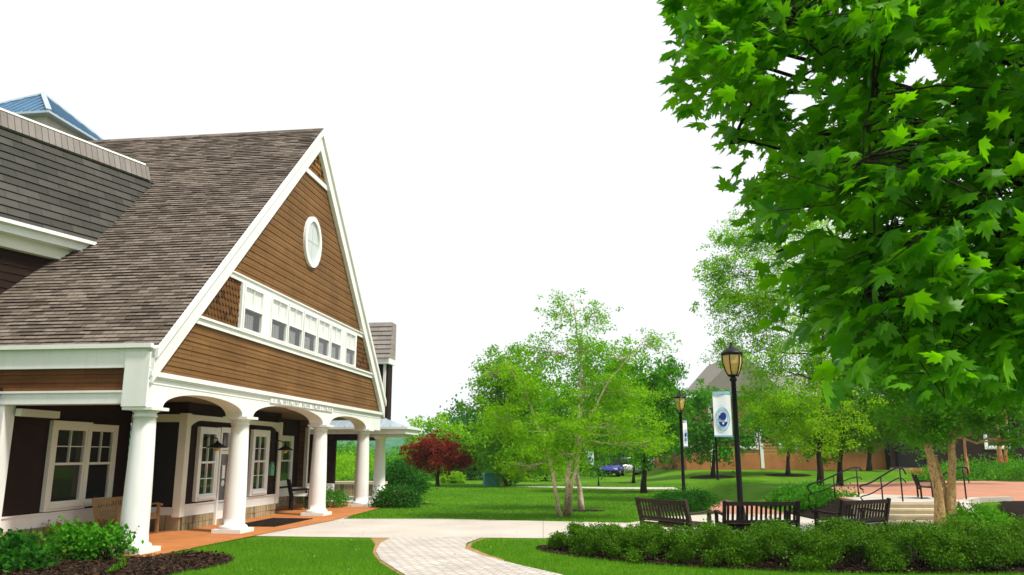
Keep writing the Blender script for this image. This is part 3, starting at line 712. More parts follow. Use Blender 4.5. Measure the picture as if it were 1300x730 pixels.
# wall lanterns with conical shades
def wall_lamp(u, z, w_=1.55):
    m = MB(); m.lathe([(.03, .16), (.035, .13), (.06, .11), (.24, .0), (.235, -.012), (.05, .09)], 24, (u, w_ - .42, z)); l = m.build('wall_lamp', 'black', house)
    m = MB(); m.tube([(u, w_ - .02, z + .15), (u, w_ - .2, z + .28), (u, w_ - .42, z + .2), (u, w_ - .42, z + .12)], .014, 8); m.box(u - .05, u + .05, w_ - .03, w_ + .02, z + .05, z + .24); m.build('bracket', 'black', l)
    m = MB(); m.lathe([(.05, -.09), (.065, -.06), (.06, .06), (.03, .09)], 16, (u, w_ - .42, z)); m.build('bulb_cage', 'amber', l)
wall_lamp(4.75, 1.82); wall_lamp(8.85, 1.78)
# flat canopy at the far end of the porch
m = MB(); m.box(15.9, 17.9, -.62, 4, 2.42, 2.64); m.box(15.8, 18.0, -.70, 4, 2.60, 2.68); m.build('canopy_fascia', 'white', house)
m = MB()
m.add([(15.8, -.70, 2.684), (15.8, 4, 2.684), (17.0, 4, 3.12), (17.0, .7, 3.12), (18.0, -.70, 2.684), (18.0, .7, 3.0)], [(0, 1, 2, 3), (0, 3, 5, 4)])
for k in range(10):
    w_ = -.5 + k * .45; t_ = min(1, (w_ + .70) / 1.4); m.bar((15.8, w_, 2.692), (15.8 + 1.2 * t_, w_, 2.692 + .436 * t_), .03, .04)
m.build('canopy_roof', 'pale_metal', house)
m = MB(); m.box(16, 17.8, 1.0, 4, 2.2, 2.42); m.build('canopy_beam', 'shake', house)
m = MB(); m.box(16.1, 17.7, -.4, 1.0, 2.32, 2.42); m.build('canopy_soffit', 'cream', house)
m = MB(); m.lathe([(.3, GZ), (.3, .06), (.24, .1), (.22, 1.2), (.19, 2.22), (.24, 2.27), (.28, 2.32)], 24, (17.0, .68, 0)); m.build('canopy_column', 'white', house)
# taller block rising behind the gable
m = MB(); f17 = FS(17.15); m.siding([(-6, 3.0), (-.5, 3.0), (-.5, 5.25), (-6, 5.25)], .17, .02, f17, 3.0); m.box(17.16, 17.75, .5, 6, 2.9, 5.25)
m.build('rear_block_wall', 'shake', house)
m = MB(); m.box(16.85, 17.8, .40, 6, 5.22, 5.44); m.build('rear_block_eave', 'white', house)
m = MB(); fm = Fr((16.83, 0, 5.44), (0, -1, 0), (.30, 0, .954)); m.siding([(-6, 0), (-.36, 0), (-.42, 1.6), (-6, 1.6)], .2, .03, fm, 0); m.prism([(.0, 0), (.93, 0), (.93, 1.5), (.5, 1.5)], 0.0, 5.6, Fr((16.86, 6.0, 5.44), (1, 0, 0), (0, 0, 1)))
m.build('rear_block_roof', 'grey_roof', house)
m = MB(); m.box(-.68, -.58, 2.9, 5.3, .03, .11, f17); m.build('downspout', 'white', house)
# cross wing (turned about 18 degrees), steep roof on the near slope
dl = R(25.6) - AZ
Dw = np.array([math.cos(dl), -math.sin(dl), 0]); Nw = np.array([-math.sin(dl), -math.cos(dl), 0])
Ew = np.array([2.59, 3.44, 6.42]); Rw = np.array([4.91, 3.51, 8.74])
sl_up = (Rw - Ew) - Dw * ((Rw - Ew) @ Dw); Ls = np.linalg.norm(sl_up); sl_up /= Ls
FW = Fr(Ew, Dw, sl_up)
if FW.n @ Nw < 0: FW.n = -FW.n
m = MB(); m.siding([(-12, -.0), (.0, 0), (2.25, Ls), (-12, Ls)], .2, .025, FW, 0); wg = m.build('wing_roof', 'roof_dark', house)
m = MB(); m.box(-12, 1.95, Ls - .02, Ls + .40, .02, .07, FW); m.build('wing_ridge_cap', 'cap', wg)
m = MB(); m.box(-12, 1.85, Ls + .40, Ls + .45, -.1, .09, FW); m.build('wing_ridge_flashing', 'white', wg)
m = MB(); top = Ew + sl_up * (Ls + .38)
m.add([top - Dw * 12, top + Dw * 1.8, top + Dw * 1.8 - Nw * 3, top - Dw * 12 - Nw * 3], [(0, 1, 2, 3)]); m.build('wing_flat_roof', 'grey_roof', wg)
FE = Fr(Ew, Dw, (0, 0, 1))
if FE.n @ Nw < 0: FE = Fr(Ew, -Dw, (0, 0, 1))
sgnD = 1 if FE.a @ Dw > 0 else -1
def wb(mb, s0, s1, b0, b1, n0, n1): mb.box(*sorted((s0 * sgnD, s1 * sgnD)), b0, b1, n0, n1, FE)
m = MB(); wb(m, -12, .0, -.03, .05, -.1, .12); wb(m, -12, -.1, -.2, -.03, -.3, .0); m.build('wing_gutter', 'white', house)
m = MB(); wb(m, -12, -.25, -.46, -.2, -.42, -.22); m.build('wing_frieze', 'cream', house)
m = MB(); wb(m, -12, .6, -3.2, -.46, -3, -.40); 
pl = [(-12, -3), (.8, -3), (.8, -.46), (-12, -.46)]
m.siding([(p[0] * sgnD, p[1]) for p in pl], .17, .018, Fr(Ew + FE.n * -.40, FE.a, (0, 0, 1)), -3)
m.build('wing_wall', 'shake', house)
# cupola with blue standing-seam pyramid
cu, cw, ch, ce, ca = 7.2, 9.1, 1.58, 11.40, 12.75
m = MB(); m.box(cu - 1.35, cu + 1.35, cw - 1.35, cw + 1.35, 9.4, ce - .05); m.build('cupola_wall', plain('beige_paint', (.46, .44, .40), .6), house)
m = MB(); cs = [(cu - ch, cw - ch), (cu + ch, cw - ch), (cu + ch, cw + ch), (cu - ch, cw + ch)]
m.add([(x, y, ce) for x, y in cs] + [(cu, cw, ca)], [(0, 1, 4), (1, 2, 4), (2, 3, 4), (3, 0, 4), (3, 2, 1, 0)])
for i in range(4):
    p, q = np.array([*cs[i], ce]), np.array([*cs[(i + 1) % 4], ce]); ap = np.array([cu, cw, ca]); mid_ = (p + q) / 2
    for k in range(1, 12):
        t = k / 12; s0 = p + (q - p) * t; hgt = 1 - abs(2 * t - 1); s1 = s0 + (ap - mid_) * hgt * .985
        nrm = np.cross(q - p, ap - p); nrm /= np.linalg.norm(nrm); nrm = nrm if nrm[2] > 0 else -nrm
        m.bar(s0 + nrm * .015, s1 + nrm * .015, .03, .05, nrm)
cp_ = m.build('cupola_roof', 'blue_metal', house)
m = MB()
for x, y in cs: m.bar((x, y, ce + .02), (cu, cw, ca + .02), .14, .05)
m.box(cu - ch - .02, cu + ch + .02, cw - ch - .02, cw + ch + .02, ce - .07, ce - .005); m.build('cupola_hip_trim', 'pale_metal', cp_)

# ------------------------------------------------------------------ things on the porch
def local_place(o, u, v_, z, rz=0.0):
    o.location = tuple(map(float, hw(u, v_, z))); o.rotation_euler = (0, 0, math.pi / 2 - AZ + rz)
mat_ = thing('doormat', 'flat black doormat on the brick porch before the entrance door', 'doormat')
m = MB(); m.prism([(5.2, .8), (7.6, .8), (7.6, -.25), (5.2, -.25)], GZ + .021, GZ + .036); mo = m.build('mat', 'mulch', mat_)
mat_.location = tuple(B); mat_.rotation_euler = (0, 0, math.pi / 2 - AZ)
m = MB(); m.box(5.17, 7.63, .8, .83, GZ + .02, GZ + .04); m.box(5.17, 7.63, -.28, -.25, GZ + .02, GZ + .04); m.build('rubber_edge', 'black', mat_)
bh = thing('birdhouse', 'small mint green birdhouse plaque hung on the brown entrance bay', 'birdhouse', hw(0, 0), math.pi / 2 - AZ)
m = MB(); m.prism([(8.68, 1.05), (8.9, 1.05), (8.9, 1.3), (8.79, 1.45), (8.68, 1.3)], .02, .10, bf); m.build('box', plain('mint_paint', (.12, .38, .20), .6), bh)
m = MB(); m.lathe([(0, 0), (.022, 0), (.022, .004), (0, .004)], 12, bf.p(8.79, 1.26, .1), bf.n); m.build('entrance_hole', 'black', bh)

def make_bench(name, label, group, L=1.5, wood='darkwood', Hb=.84, nslat=15):
    t = thing(name, label, 'bench', group=group)
    hl = L / 2
    for sx in (-1, 1):
        m = MB(); m.bar((sx * (hl - .035), 0, 0), (sx * (hl - .035), .0, .40), .06, .06, (0, 1, 0)); m.bar((sx * (hl - .035), .0, .39), (sx * (hl - .035), -.12, Hb + .02), .06, .06, (0, 1, 0)); m.build('rear_leg', wood, t)
        m = MB(); m.bar((sx * (hl - .035), .50, 0), (sx * (hl - .035), .50, .60), .06, .06, (0, 1, 0)); m.build('front_leg', wood, t)
        m = MB(); m.bar((sx * (hl - .035), -.06, .60), (sx * (hl - .035), .30, .615), .075, .035); m.bar((sx * (hl - .035), .29, .615), (sx * (hl - .035), .45, .635), .075, .035); m.bar((sx * (hl - .035), .44, .635), (sx * (hl - .035), .58, .61), .075, .04); m.build('armrest', wood, t)
    m = MB()
    for k in range(6): m.box(-hl + .01, hl - .01, .02 + k * .085, .02 + k * .085 + .068, .385 + .006 * abs(k - 3), .41 + .006 * abs(k - 3))
    m.box(-hl + .06, hl - .06, .48, .51, .31, .385); m.box(-hl + .06, hl - .06, .0, .03, .31, .385); m.build('seat', wood, t)
    m = MB(); yb = lambda z: -.12 * (z - .39) / (Hb - .37)
    m.bar((-hl + .06, yb(Hb - .04), Hb - .035), (hl - .06, yb(Hb - .04), Hb - .035), .035, .075); m.bar((-hl + .06, yb(.47), .47), (hl - .06, yb(.47), .47), .032, .06)
    for k in range(nslat):
        x = -hl + .06 + (L - .12) * (k + .5) / nslat; m.bar((x, yb(.48), .48), (x, yb(Hb - .06), Hb - .06), .045, .016, (0, 1, 0))
    m.build('backrest', wood, t)
    return t
def rz_face(fx, fy): return math.atan2(fy, fx) - math.pi / 2       # bench faces +y
GB = 'slatted wooden benches facing the small paved circle'
b2 = make_bench('garden_bench', 'slatted dark bench seen square from behind at the main lamp post', GB, 1.48)
p = dep(965, 650, 15.6); b2.location = (p[0], 15.6, GZ + .01); b2.rotation_euler = (0, 0, 0.02)
p = dep(843, 650, 16.4); b1o = make_bench('garden_bench', 'weathered brown bench angled beside the round dark bush, back leaning toward lawn', GB, 1.48, 'teak')
b1o.location = (p[0], 16.3, GZ + .01); b1o.rotation_euler = (0, 0, -R(58))
p = dep(1090, 650, 15.9); dup(b2, (p[0], 15.75, GZ + .03), R(31), 'slatted black bench angled in front of the pale stone steps', GB)
p = dep(1160, 620, 23.6); dup(b2, (p[0] + .05, 23.4, PZ + .005), R(-112), 'small black bench seen end-on at the top of the steps', 'benches elsewhere', .78)
tb = make_bench('porch_bench', 'honey coloured teak bench under the double window on the porch', None, 1.5, 'teak_warm', .80, 16); local_place(tb, 2.75, -2.25, GZ + .02, math.pi)
ab = make_bench('porch_armchair', 'dark armchair with pale seat beside the far porch window', None, .72, 'darkwood', .92, 7); local_place(ab, 11.0, -1.75, GZ + .02, math.pi + .5)
m = MB(); m.box(-.30, .30, .03, .52, .42, .48); m.build('seat_cushion', 'cream', ab)
ab['category'] = 'armchair'

# ------------------------------------------------------------------ street lamps
def make_lamp(label, group):
    t = thing('street_lamp', label, 'street lamp', group=group); Hh = 4.02
    m = MB(); m.lathe([(.17, 0), (.17, .05), (.145, .09), (.13, .34), (.10, .42), (.085, .55), (.078, .62), (.062, .68)], 20); m.build('base', 'black', t)
    m = MB(); m.lathe([(.062, .66), (.058, 1.8), (.052, 3.28), (.075, 3.30), (.08, 3.34), (.055, 3.38), (.05, 3.42)], 16); m.build('pole', 'black', t)
    m = MB(); m.lathe([(.09, 3.40), (.145, 3.50), (.198, 3.67), (.21, 3.80), (.203, 3.86)], 6, smooth=False); g = m.build('lantern_glass', 'amber', t)
    m = MB()
    for k in range(6):
        a = 2 * math.pi * k / 6; pr = [(.097, 3.39), (.152, 3.50), (.205, 3.67), (.217, 3.80), (.210, 3.87)]
        x = np.cross((0, 0, 1), (0, 1, 0)); x = np.array([-1., 0, 0]); y = np.cross((0, 0, 1), x)
        m.tube([x * r_ * math.cos(a) + y * r_ * math.sin(a) + np.array([0, 0, z_]) for r_, z_ in pr], .013, 6)
    m.lathe([(.10, 3.40), (.105, 3.425), (.09, 3.44)], 18); m.build('lantern_ribs', 'black', g)
    m = MB(); m.lathe([(.21, 3.86), (.235, 3.88), (.235, 3.905), (.21, 3.93), (.155, 3.98), (.08, 4.02), (.06, 4.05), (.03, 4.09), (.035, 4.12), (0, 4.15)], 20)
    for k in range(10):
        a = 2 * math.pi * k / 10; m.lathe([(.022, 0), (.014, .03), (.0, .05)], 6, (.19 * math.cos(a), .19 * math.sin(a), 3.90))
    m.build('lantern_cap', 'black', t)
    return t
GL = 'black lamp posts with amber lanterns'
l1 = make_lamp('tall black lamp post with amber lantern rising behind the middle bench', GL)
p1 = dep(941, 655, 17.2); l1.location = (p1[0], 17.2, GZ)
p = dep(868, 620, 28.0); l2 = dup(l1, (p[0], 28.0, GZ), .3, 'black lamp post with narrow banner, its foot behind the round dark bush', GL, .95)
p3 = at(912, 622); l3 = dup(l1, p3, .1, 'shorter black lamp post standing in open grass by the far concrete path', GL, .88)
p4 = dep(1284, 604, 41.0); l4 = dup(l1, (p4[0], 41, hz(p4[0], 41) + .02), .1, 'black lamp post on pale square footing at the far edge of brick plaza', GL, .95)
m = MB(); m.box(-.32, .32, -.32, .32, 0, .3); fo = m.build('footing', 'concrete', l4)
p5 = at(760, 617); l5 = dup(l1, (p5[0], p5[1], GZ), .2, 'distant black lamp post in the shade before the parked cars', GL, .45)
def make_banner(label, x, y, z0, wd, ht, rz, side):
    t = thing('banner', label, 'banner', (x, y, z0), rz, 'banners hung from the lamp posts')
    s0, s1 = (.09, .09 + wd) if side > 0 else (-.09 - wd, -.09)
    FB = Fr((0, 0, 0), (1, 0, 0), (0, 0, 1))
    m = MB(); n = 8
    for i in range(n):
        a, b = s0 + wd * i / n, s0 + wd * (i + 1) / n; ya, yb_ = .012 * math.sin(6 * i / n), .012 * math.sin(6 * (i + 1) / n)
        m.add([(a, ya, 0), (b, yb_, 0), (b, yb_, ht), (a, ya, ht), (a, ya + .004, 0), (b, yb_ + .004, 0), (b, yb_ + .004, ht), (a, ya + .004, ht)], [(0, 1, 2, 3), (7, 6, 5, 4), (0, 4, 5, 1), (3, 2, 6, 7)])
    c = m.build('cloth', 'banner', t)
    mid = (s0 + s1) / 2; fe = Fr((mid, -.008, ht * .40), (1, 0, 0), (0, 0, 1))
    def ell(rx, rz_, cx=0, cz=0, n=36, a0=0, a1=360): return [(cx + rx * math.cos(R(a0 + (a1 - a0) * i / n)), cz + rz_ * math.sin(R(a0 + (a1 - a0) * i / n))) for i in range(n + (0 if a1 - a0 == 360 else 1))]
    def ring(mb, r1, q1, r2, q2, n0, n1):
        A, Bq = ell(r1, q1), ell(r2, q2)
        for i in range(36):
            j = (i + 1) % 36; mb.prism([A[i], A[j], Bq[j], Bq[i]], n0, n1, fe)
    k = wd / .42; m = MB(); ring(m, .165 * k, .26 * k, .145 * k, .235 * k, .006, .010); ring(m, .12 * k, .205 * k, .112 * k, .195 * k, .006, .010)
    m.build('emblem_ring', 'sky_blue', c)
    MB().box(s0, s1, ht - .05, ht - .005, .014, .017).build; F3 = Fr((0, 0, 0), (1, 0, 0), (0, 0, 1))
    for za_, zb_ in ((ht - .05, ht - .005), (.005, .035)): MB().box(s0, s1, za_, zb_, .014, .017, F3).build('stripe', 'sky_blue', c)
    m = MB(); m.prism(ell(.072 * k, .085 * k, .008 * k, .055 * k), .006, .012, fe); m.prism([(-.10 * k, .06 * k), (-.05 * k, .09 * k), (-.04 * k, .01 * k), (-.085 * k, .0)], .006, .0115, fe)
    m.prism([(-.03 * k, -.03 * k), (.05 * k, -.03 * k), (.075 * k, .03 * k), (-.05 * k, .03 * k)], .006, .011, fe)
    m.prism(ell(.10 * k, .105 * k, 0, -.068 * k, 20, 180, 360), .006, .0113, fe); m.build('navy_emblem', 'navy', c)
    m = MB(); m.prism([(-.03 * k, -.085 * k), (0, -.14 * k), (.03 * k, -.085 * k)], .012, .0135, fe); m.box(mid - .035, mid + .035, ht * .735, ht * .742, .014, .016, Fr((0, 0, 0), (1, 0, 0), (0, 0, 1))); m.build('white_print', 'blind', c)
    for z_ in (.0, ht):
        m = MB(); m.tube([(0, 0, z_), ((s1 if side > 0 else s0) * 1.02, 0, z_)], .011, 8); m.tube([(0, 0, z_ - .05), (side * .12, 0, z_ - .05)], .009, 6); m.tube([(side * .115, 0, z_ - .05), (side * .115, 0, z_)], .009, 6); m.build('arm', 'curtain', t)
    return t
k1 = 17.2 / 1022
make_banner('white banner with blue oval emblem hung on the nearest lamp post', p1[0], 17.2, H + (577 - 555) * k1, .40, 57 * k1, .12, -1)
p = dep(867, 567, 28.0); make_banner('narrow white banner turned nearly edge-on beside the farther lantern', p[0], 28.0, p[2], .40, 33 * 28 / 1022, R(58), 1)
p = dep(756, 590, p5[1]); make_banner('small far white banner in front of dark trees near the cars', p[0], p5[1], p[2], .45, 17 * p5[1] / 1022, .1, -1)

# ------------------------------------------------------------------ steps, railings, kerbs, walls
st = thing('stone_steps', 'pale stone steps rising from the bench circle to the brick plaza', 'steps', (0, 0, GZ))
nst = 4; hs = (PZ - GZ) / nst
for k in range(nst):
    y0 = 20.1 + k * .34; m = MB(); m.box(9.0, 11.5, y0, 21.6, k * hs + .0, (k + 1) * hs - .045); m.box(8.98, 11.52, y0 - .03, 21.6, (k + 1) * hs - .045 + .002, (k + 1) * hs - (.002 if k < nst - 1 else .004)); m.build('step', 'steps', st)
def sidekerb(label, pts, wd=.22, ht=.16):
    t = thing('kerb', label, 'kerb', (0, 0, 0)); m = MB()
    for p, q in zip(pts[:-1], pts[1:]): m.bar(p, q, wd, ht)
    m.build('stone', 'concrete', t); return t
sidekerb('curved pale kerb sweeping up from the steps beside the mulch slope', [(11.62, 20.2, .05), (11.66, 20.9, .24), (11.9, 21.5, .40), (12.5, 21.95, .44), (13.6, 22.25, .44)])
sidekerb('short pale kerb at the low end of the steps by the green mound', [(8.6, 21.2, .0), (8.85, 20.6, .02), (8.9, 20.1, -.01)])
def railing(name, label, rail, posts, low=.28):
    rail = [np.array(p) for p in rail]
    for _ in range(3):
        r2 = [rail[0]]
        for a, b in zip(rail[:-1], rail[1:]): r2 += [a * .75 + b * .25, a * .25 + b * .75]
        rail = r2 + [rail[-1]]
    t = thing(name, label, 'handrail', (0, 0, 0), 0, 'black tubular handrails'); m = MB(); m.tube(rail, .022, 8); m.build('top_rail', 'black', t)
    n = len(rail); core = [np.array(p) for p in rail]
    m = MB(); m.tube([p - np.array([0, 0, low]) for p in core[6:-6]], .016, 8); m.build('lower_rail', 'black', t)
    for p in posts: 
        m = MB(); m.tube([(p[0], p[1], p[2]), (p[0], p[1], p[3])], .02, 8); m.build('post', 'black', t)
    return t
D_ = 24.0; q = lambda px, py, D: tuple(dep(px, py, D))
a_ = [q(1030, 626, D_), q(1025, 620, D_), q(1026, 615, D_), q(1045, 610, D_), q(1062, 602, D_), q(1080, 594, D_), q(1091, 593, D_), q(1094, 598, D_)]
railing('handrail', 'curled black handrail climbing past the green mound behind slim trunks', a_, [(*q(1058, 604, D_)[:2], GZ, q(1058, 604, D_)[2]), (*q(1087, 594, D_)[:2], GZ + .1, q(1087, 594, D_)[2])])
D_ = 21.7
a_ = [q(1096, 622, D_), q(1091, 619, D_), q(1093, 616, D_), q(1104, 614, D_), q(1120, 604, D_), q(1138, 593, D_), q(1146, 594, D_), q(1150, 602, D_)]
railing('handrail', 'black handrail with two posts just above the stone steps', a_, [(*q(1118, 605, D_)[:2], GZ + .2, q(1118, 605, D_)[2]), (*q(1142, 593, D_)[:2], PZ - .1, q(1142, 593, D_)[2])])
D_ = 21.6
a_ = [q(1188, 623, D_), q(1184, 616, D_), q(1190, 607, D_), q(1206, 597, D_), q(1222, 592, D_), q(1228, 594, D_), q(1229, 602, D_)]
railing('handrail', 'black handrail partly hidden behind the peeling tan trunks', a_, [(*q(1222, 592, D_)[:2], PZ - .1, q(1222, 592, D_)[2]), (*q(1188, 609, D_)[:2], GZ + .2, q(1188, 609, D_)[2])])
sw = thing('seat_wall', 'low tan stone seat wall beyond the open end of the porch', 'wall', hw(19.3, 0), math.pi / 2 - AZ)
m = MB(); m.box(0, .5, 1.2, 4.6, GZ, .42); m.build('stonework', 'stone', sw); m = MB(); m.box(-.05, .55, 1.15, 4.65, .423, .53); m.build('cap_stone', 'steps', sw)
sheet('porch_end_terrace', [hw(15.2, -.1)[:2], hw(20, -.6)[:2], hw(20, -6)[:2], hw(15.2, -6)[:2]], 'concrete', GZ + .022)

# ------------------------------------------------------------------ buildings behind
def far_hall():
    Db = 60.0; zb = .45
    x0, x1 = dep(872, 590, Db)[0], dep(1128, 590, Db)[0]
    t = thing('campus_hall', 'long tan sided hall with orange brick base beyond the grass bank', 'building', (0, Db, zb)); z = lambda y: H + (577 - y) * Db / 1022 - zb
    fr = Fr((0, 0, 0), (1, 0, 0), (0, 0, 1))
    m = MB(); m.siding([(x0, 1.2), (x1, 1.2), (x1, z(498)), (dep(890, 1, Db)[0], z(498)), (dep(890, 1, Db)[0], z(520)), (x0, z(520))], .22, .02, fr, 1.2); m.box(dep(890, 1, Db)[0], x1, 1.2, z(498), -14, -.01, fr); m.build('wall', shingle('tan_siding', (.40, .225, .075), (.36, .20, .065), (.2, .1, .03), 3, .22), t)
    m = MB(); m.box(x0 - .03, x1 + .03, -.6, 1.2, -14, .06, fr); m.build('brick_base', paving('orange_base_brick', (.44, .175, .062), (.40, .155, .052), (.34, .16, .07), .3, .1), t)
    m = MB(); zr = z(498); za = z(448)
    xa = dep(934, 450, Db)[0]; xl = dep(886, 497, Db)[0]
    xq = 2 * xa - xl - 1.0
    m.add([(xq, .6 * -1, zr), (x1 + .5, -.6, zr), (x1 + .5, 7, zr + 2.0), (xq, 7, zr + 2.0), (x1 + .5, 14.5, zr), (xq, 14.5, zr)], [(0, 1, 2, 3), (3, 2, 4, 5), (0, 3, 5), (1, 4, 2)])
    m.add([(xl, -1.2, zr - .05), (2 * xa - xl, -1.2, zr - .05), (xa, -1.2, za), (xl, 7, zr - .05), (2 * xa - xl, 7, zr - .05), (xa, 9, za)], [(0, 3, 5, 2), (1, 2, 5, 4), (0, 2, 1)])
    m.build('roof', shingle('pale_roof', (.50, .46, .42), (.42, .385, .35), (.25, .23, .2), .4, .2), t)
    m = MB(); m.box(xl - .1, x1 + .5, zr - .35, zr, .0, .62, fr)
    for px in (903, 966, 1126): 
        x = dep(px, 560, Db)[0]; m.box(x - .12, x + .12, .2, zr - .35, .02, .10, fr)
    m.build('white_trim', 'white', t)
    for px in (877, 950, 1000, 1075):
        x = dep(px, 560, Db)[0]; sash_window(t, fr, x - .55, x + .55, z(568), z(538), (2, 2), casing=.16, d=.08)
    return t
far_hall()
def brown_hall():
    Db = 59.2; zb = .42; fr = Fr((0, 0, 0), (1, 0, 0), (0, 0, 1))
    x0, x1 = dep(1131, 590, Db)[0], dep(1480, 590, Db)[0]
    t = thing('brown_hall', 'dark brown shingled hall behind the plaza with white framed windows', 'building', (0, Db, zb)); z = lambda y: H + (577 - y) * Db / 1022 - zb
    m = MB(); m.siding([(x0, .3), (x1, .3), (x1, 5.2), (x0, 5.2)], .2, .02, fr, .3); m.box(x0, x1, -1, 5.2, -6, -.01, fr); m.build('wall', 'shake', t)
    m = MB(); m.box(x0 - .1, x1, -.6, .28, -.1, .1, fr); m.build('stone_base', 'stone', t)
    m = MB(); m.add([(x0 - .5, -.6, 5.15), (x1, -.6, 5.15), (x1, 6, 8.5), (x0 - .5, 6, 8.5), (x1, 12.5, 5.15), (x0 - .5, 12.5, 5.15)], [(0, 1, 2, 3), (3, 2, 4, 5), (0, 3, 5)]); m.build('roof', 'roof', t)
    m = MB(); m.box(x0 - .5, x1, 4.85, 5.2, 0, .62, fr); m.build('fascia', 'white', t)
    for px in (1265, 1345, 1425):
        x = dep(px, 560, Db)[0]; sash_window(t, fr, x - .75, x + .75, z(567), z(525), (2, 2), casing=.2, d=.08)
    x = dep(1155, 560, Db)[0]; m = MB(); m.box(x - .9, x + .9, .0, 2.6, .0, .08, fr); m.build('door', 'dark', t)
    m = MB(); m.box(x - 1.05, x - .9, 0, 2.75, 0, .12, fr); m.box(x + .9, x + 1.05, 0, 2.75, 0, .12, fr); m.box(x - .9, x + .9, 2.6, 2.75, 0, .12, fr); m.build('door_frame', 'black', t)
brown_hall()

# ------------------------------------------------------------------ cars and small far things
def make_car(label, loc, rz, col, group='cars parked beyond the lawn'):
    t = thing('parked_car', label, 'car', loc, rz, group)
    st_ = [(-2.15, .55, .45, .62), (-2.05, .78, .30, .80), (-1.5, .86, .24, .90), (-.6, .88, .22, .93), (.6, .88, .22, .92), (1.5, .86, .24, .86), (2.0, .78, .28, .74), (2.15, .55, .42, .58)]
    def sect(hw_, z0, z1): return [(-hw_ * .92, z0), (hw_ * .92, z0), (hw_, (z0 + z1) / 2), (hw_ * .97, z1 - .06), (hw_ * .82, z1), (-hw_ * .82, z1), (-hw_ * .97, z1 - .06), (-hw_, (z0 + z1) / 2)]
    def loft(secs):
        m = MB(); vs = []; fs = []
        for y, pts in secs: vs += [(p[0], y, p[1]) for p in pts]
        k = len(secs[0][1])
        for j in range(len(secs) - 1):
            for i in range(k): fs.append((j * k + i, j * k + (i + 1) % k, (j + 1) * k + (i + 1) % k, (j + 1) * k + i))
        fs += [tuple(range(k)), tuple(range((len(secs) - 1) * k, len(secs) * k))[::-1]]
        return m.add(vs, fs, True)
    loft([(y, sect(a, b, c)) for y, a, b, c in st_]).build('body', col, t)
    cab = [(-1.75, .70, .86, .90), (-1.15, .68, .86, 1.34), (-.2, .68, .86, 1.43), (.35, .67, .86, 1.38), (1.05, .72, .84, .90)]
    loft([(y, sect(a, b, c)) for y, a, b, c in cab]).build('cabin_glass', 'dark', t)
    m = MB(); loft_r = [(-1.12, .60, 1.345, 1.37), (-.2, .62, 1.43, 1.465), (.33, .60, 1.385, 1.41)]
    loft([(y, sect(a, b, c + .03)) for y, a, b, c in loft_r]).build('roof', col, t)
    for sx in (-1, 1):
        for y in (-1.32, 1.34):
            m = MB(); m.lathe([(.19, -.02), (.31, -.02), (.325, .02), (.325, .16), (.31, .2), (0, .2)], 20, (sx * .88 - sx * .2 if sx > 0 else sx * .68, y, .31), (sx, 0, 0)); wh = m.build('wheel', 'black', t)
            m = MB(); m.lathe([(0, 0), (.18, 0), (.19, .012), (0, .02)], 16, (sx * .885, y, .31), (sx, 0, 0)); m.build('rim', 'curtain', wh)
        m = MB(); m.box(sx * .62 - .16, sx * .62 + .16, 2.0, 2.10, .55, .68); m.build('headlight', 'blind', t)
    m = MB(); m.box(-.7, .7, 2.05, 2.19, .30, .44); m.build('bumper', 'black', t)
    return t
M['car_blue'] = plain('blue_car_paint', (.03, .032, .26), .25, .6, .03); M['car_silver'] = plain('silver_car_paint', (.55, .56, .58), .25, .6, .03); M['car_white'] = plain('white_car_paint', (.75, .75, .76), .25, .6, .03)
def gp(px, D): x = dep(px, 600, D)[0]; return (x, D, float(hz(x, D)))
make_car('blue car parked nose-on between dark tree trunks', gp(776, 66), R(165), 'car_blue')
make_car('silver car parked side-on behind the blue one', gp(797, 69), R(112), 'car_silver')
make_car('white car mostly hidden behind a dark tree trunk', gp(826, 74), R(100), 'car_white')
ub = thing('utility_box', 'small teal metal box at the far edge of the lawn', 'utility box', at(624, 617), .2)
m = MB(); m.box(-.45, .45, -.3, .3, 0, .62); m.build('cabinet', plain('teal_metal', (.06, .32, .28), .5), ub); m = MB(); m.prism([(-.5, .62), (.5, .62), (.42, .72), (-.42, .72)], -.35, .35, Fr((0, 0, 0), (1, 0, 0), (0, 0, 1))); m.build('lid', plain('teal_lid', (.05, .26, .23), .5), ub)
pw = thing('sign_post', 'thin white marker post standing in the shade of distant trees', 'sign post', at(637, 617)); m = MB(); m.box(-.06, .06, -.06, .06, 0, 1.5); m.build('post', 'white', pw); m = MB(); m.box(-.13, .13, -.08, -.06, 1.1, 1.5); m.build('plate', 'blind', pw)
up = thing('urn_planter', 'pale round planter urn with red blooms against the brown hall', 'planter', gp(1166, 44), 0); m = MB(); m.lathe([(.22, 0), (.24, .05), (.12, .14), (.2, .24), (.36, .42), (.42, .6), (.4, .62), (.36, .56)], 20); m.build('urn', 'steps', up)
v, f = leafcloud(np.array([[0, 0, .72], [.2, 0, .7], [-.2, 0, .75]]), .14, 500, .07); npmesh('blooms', v, f, leafmat('red_bloom', (.5, .03, .03), (.6, .06, .05), .2, tw=(1, .6, .6)), up)

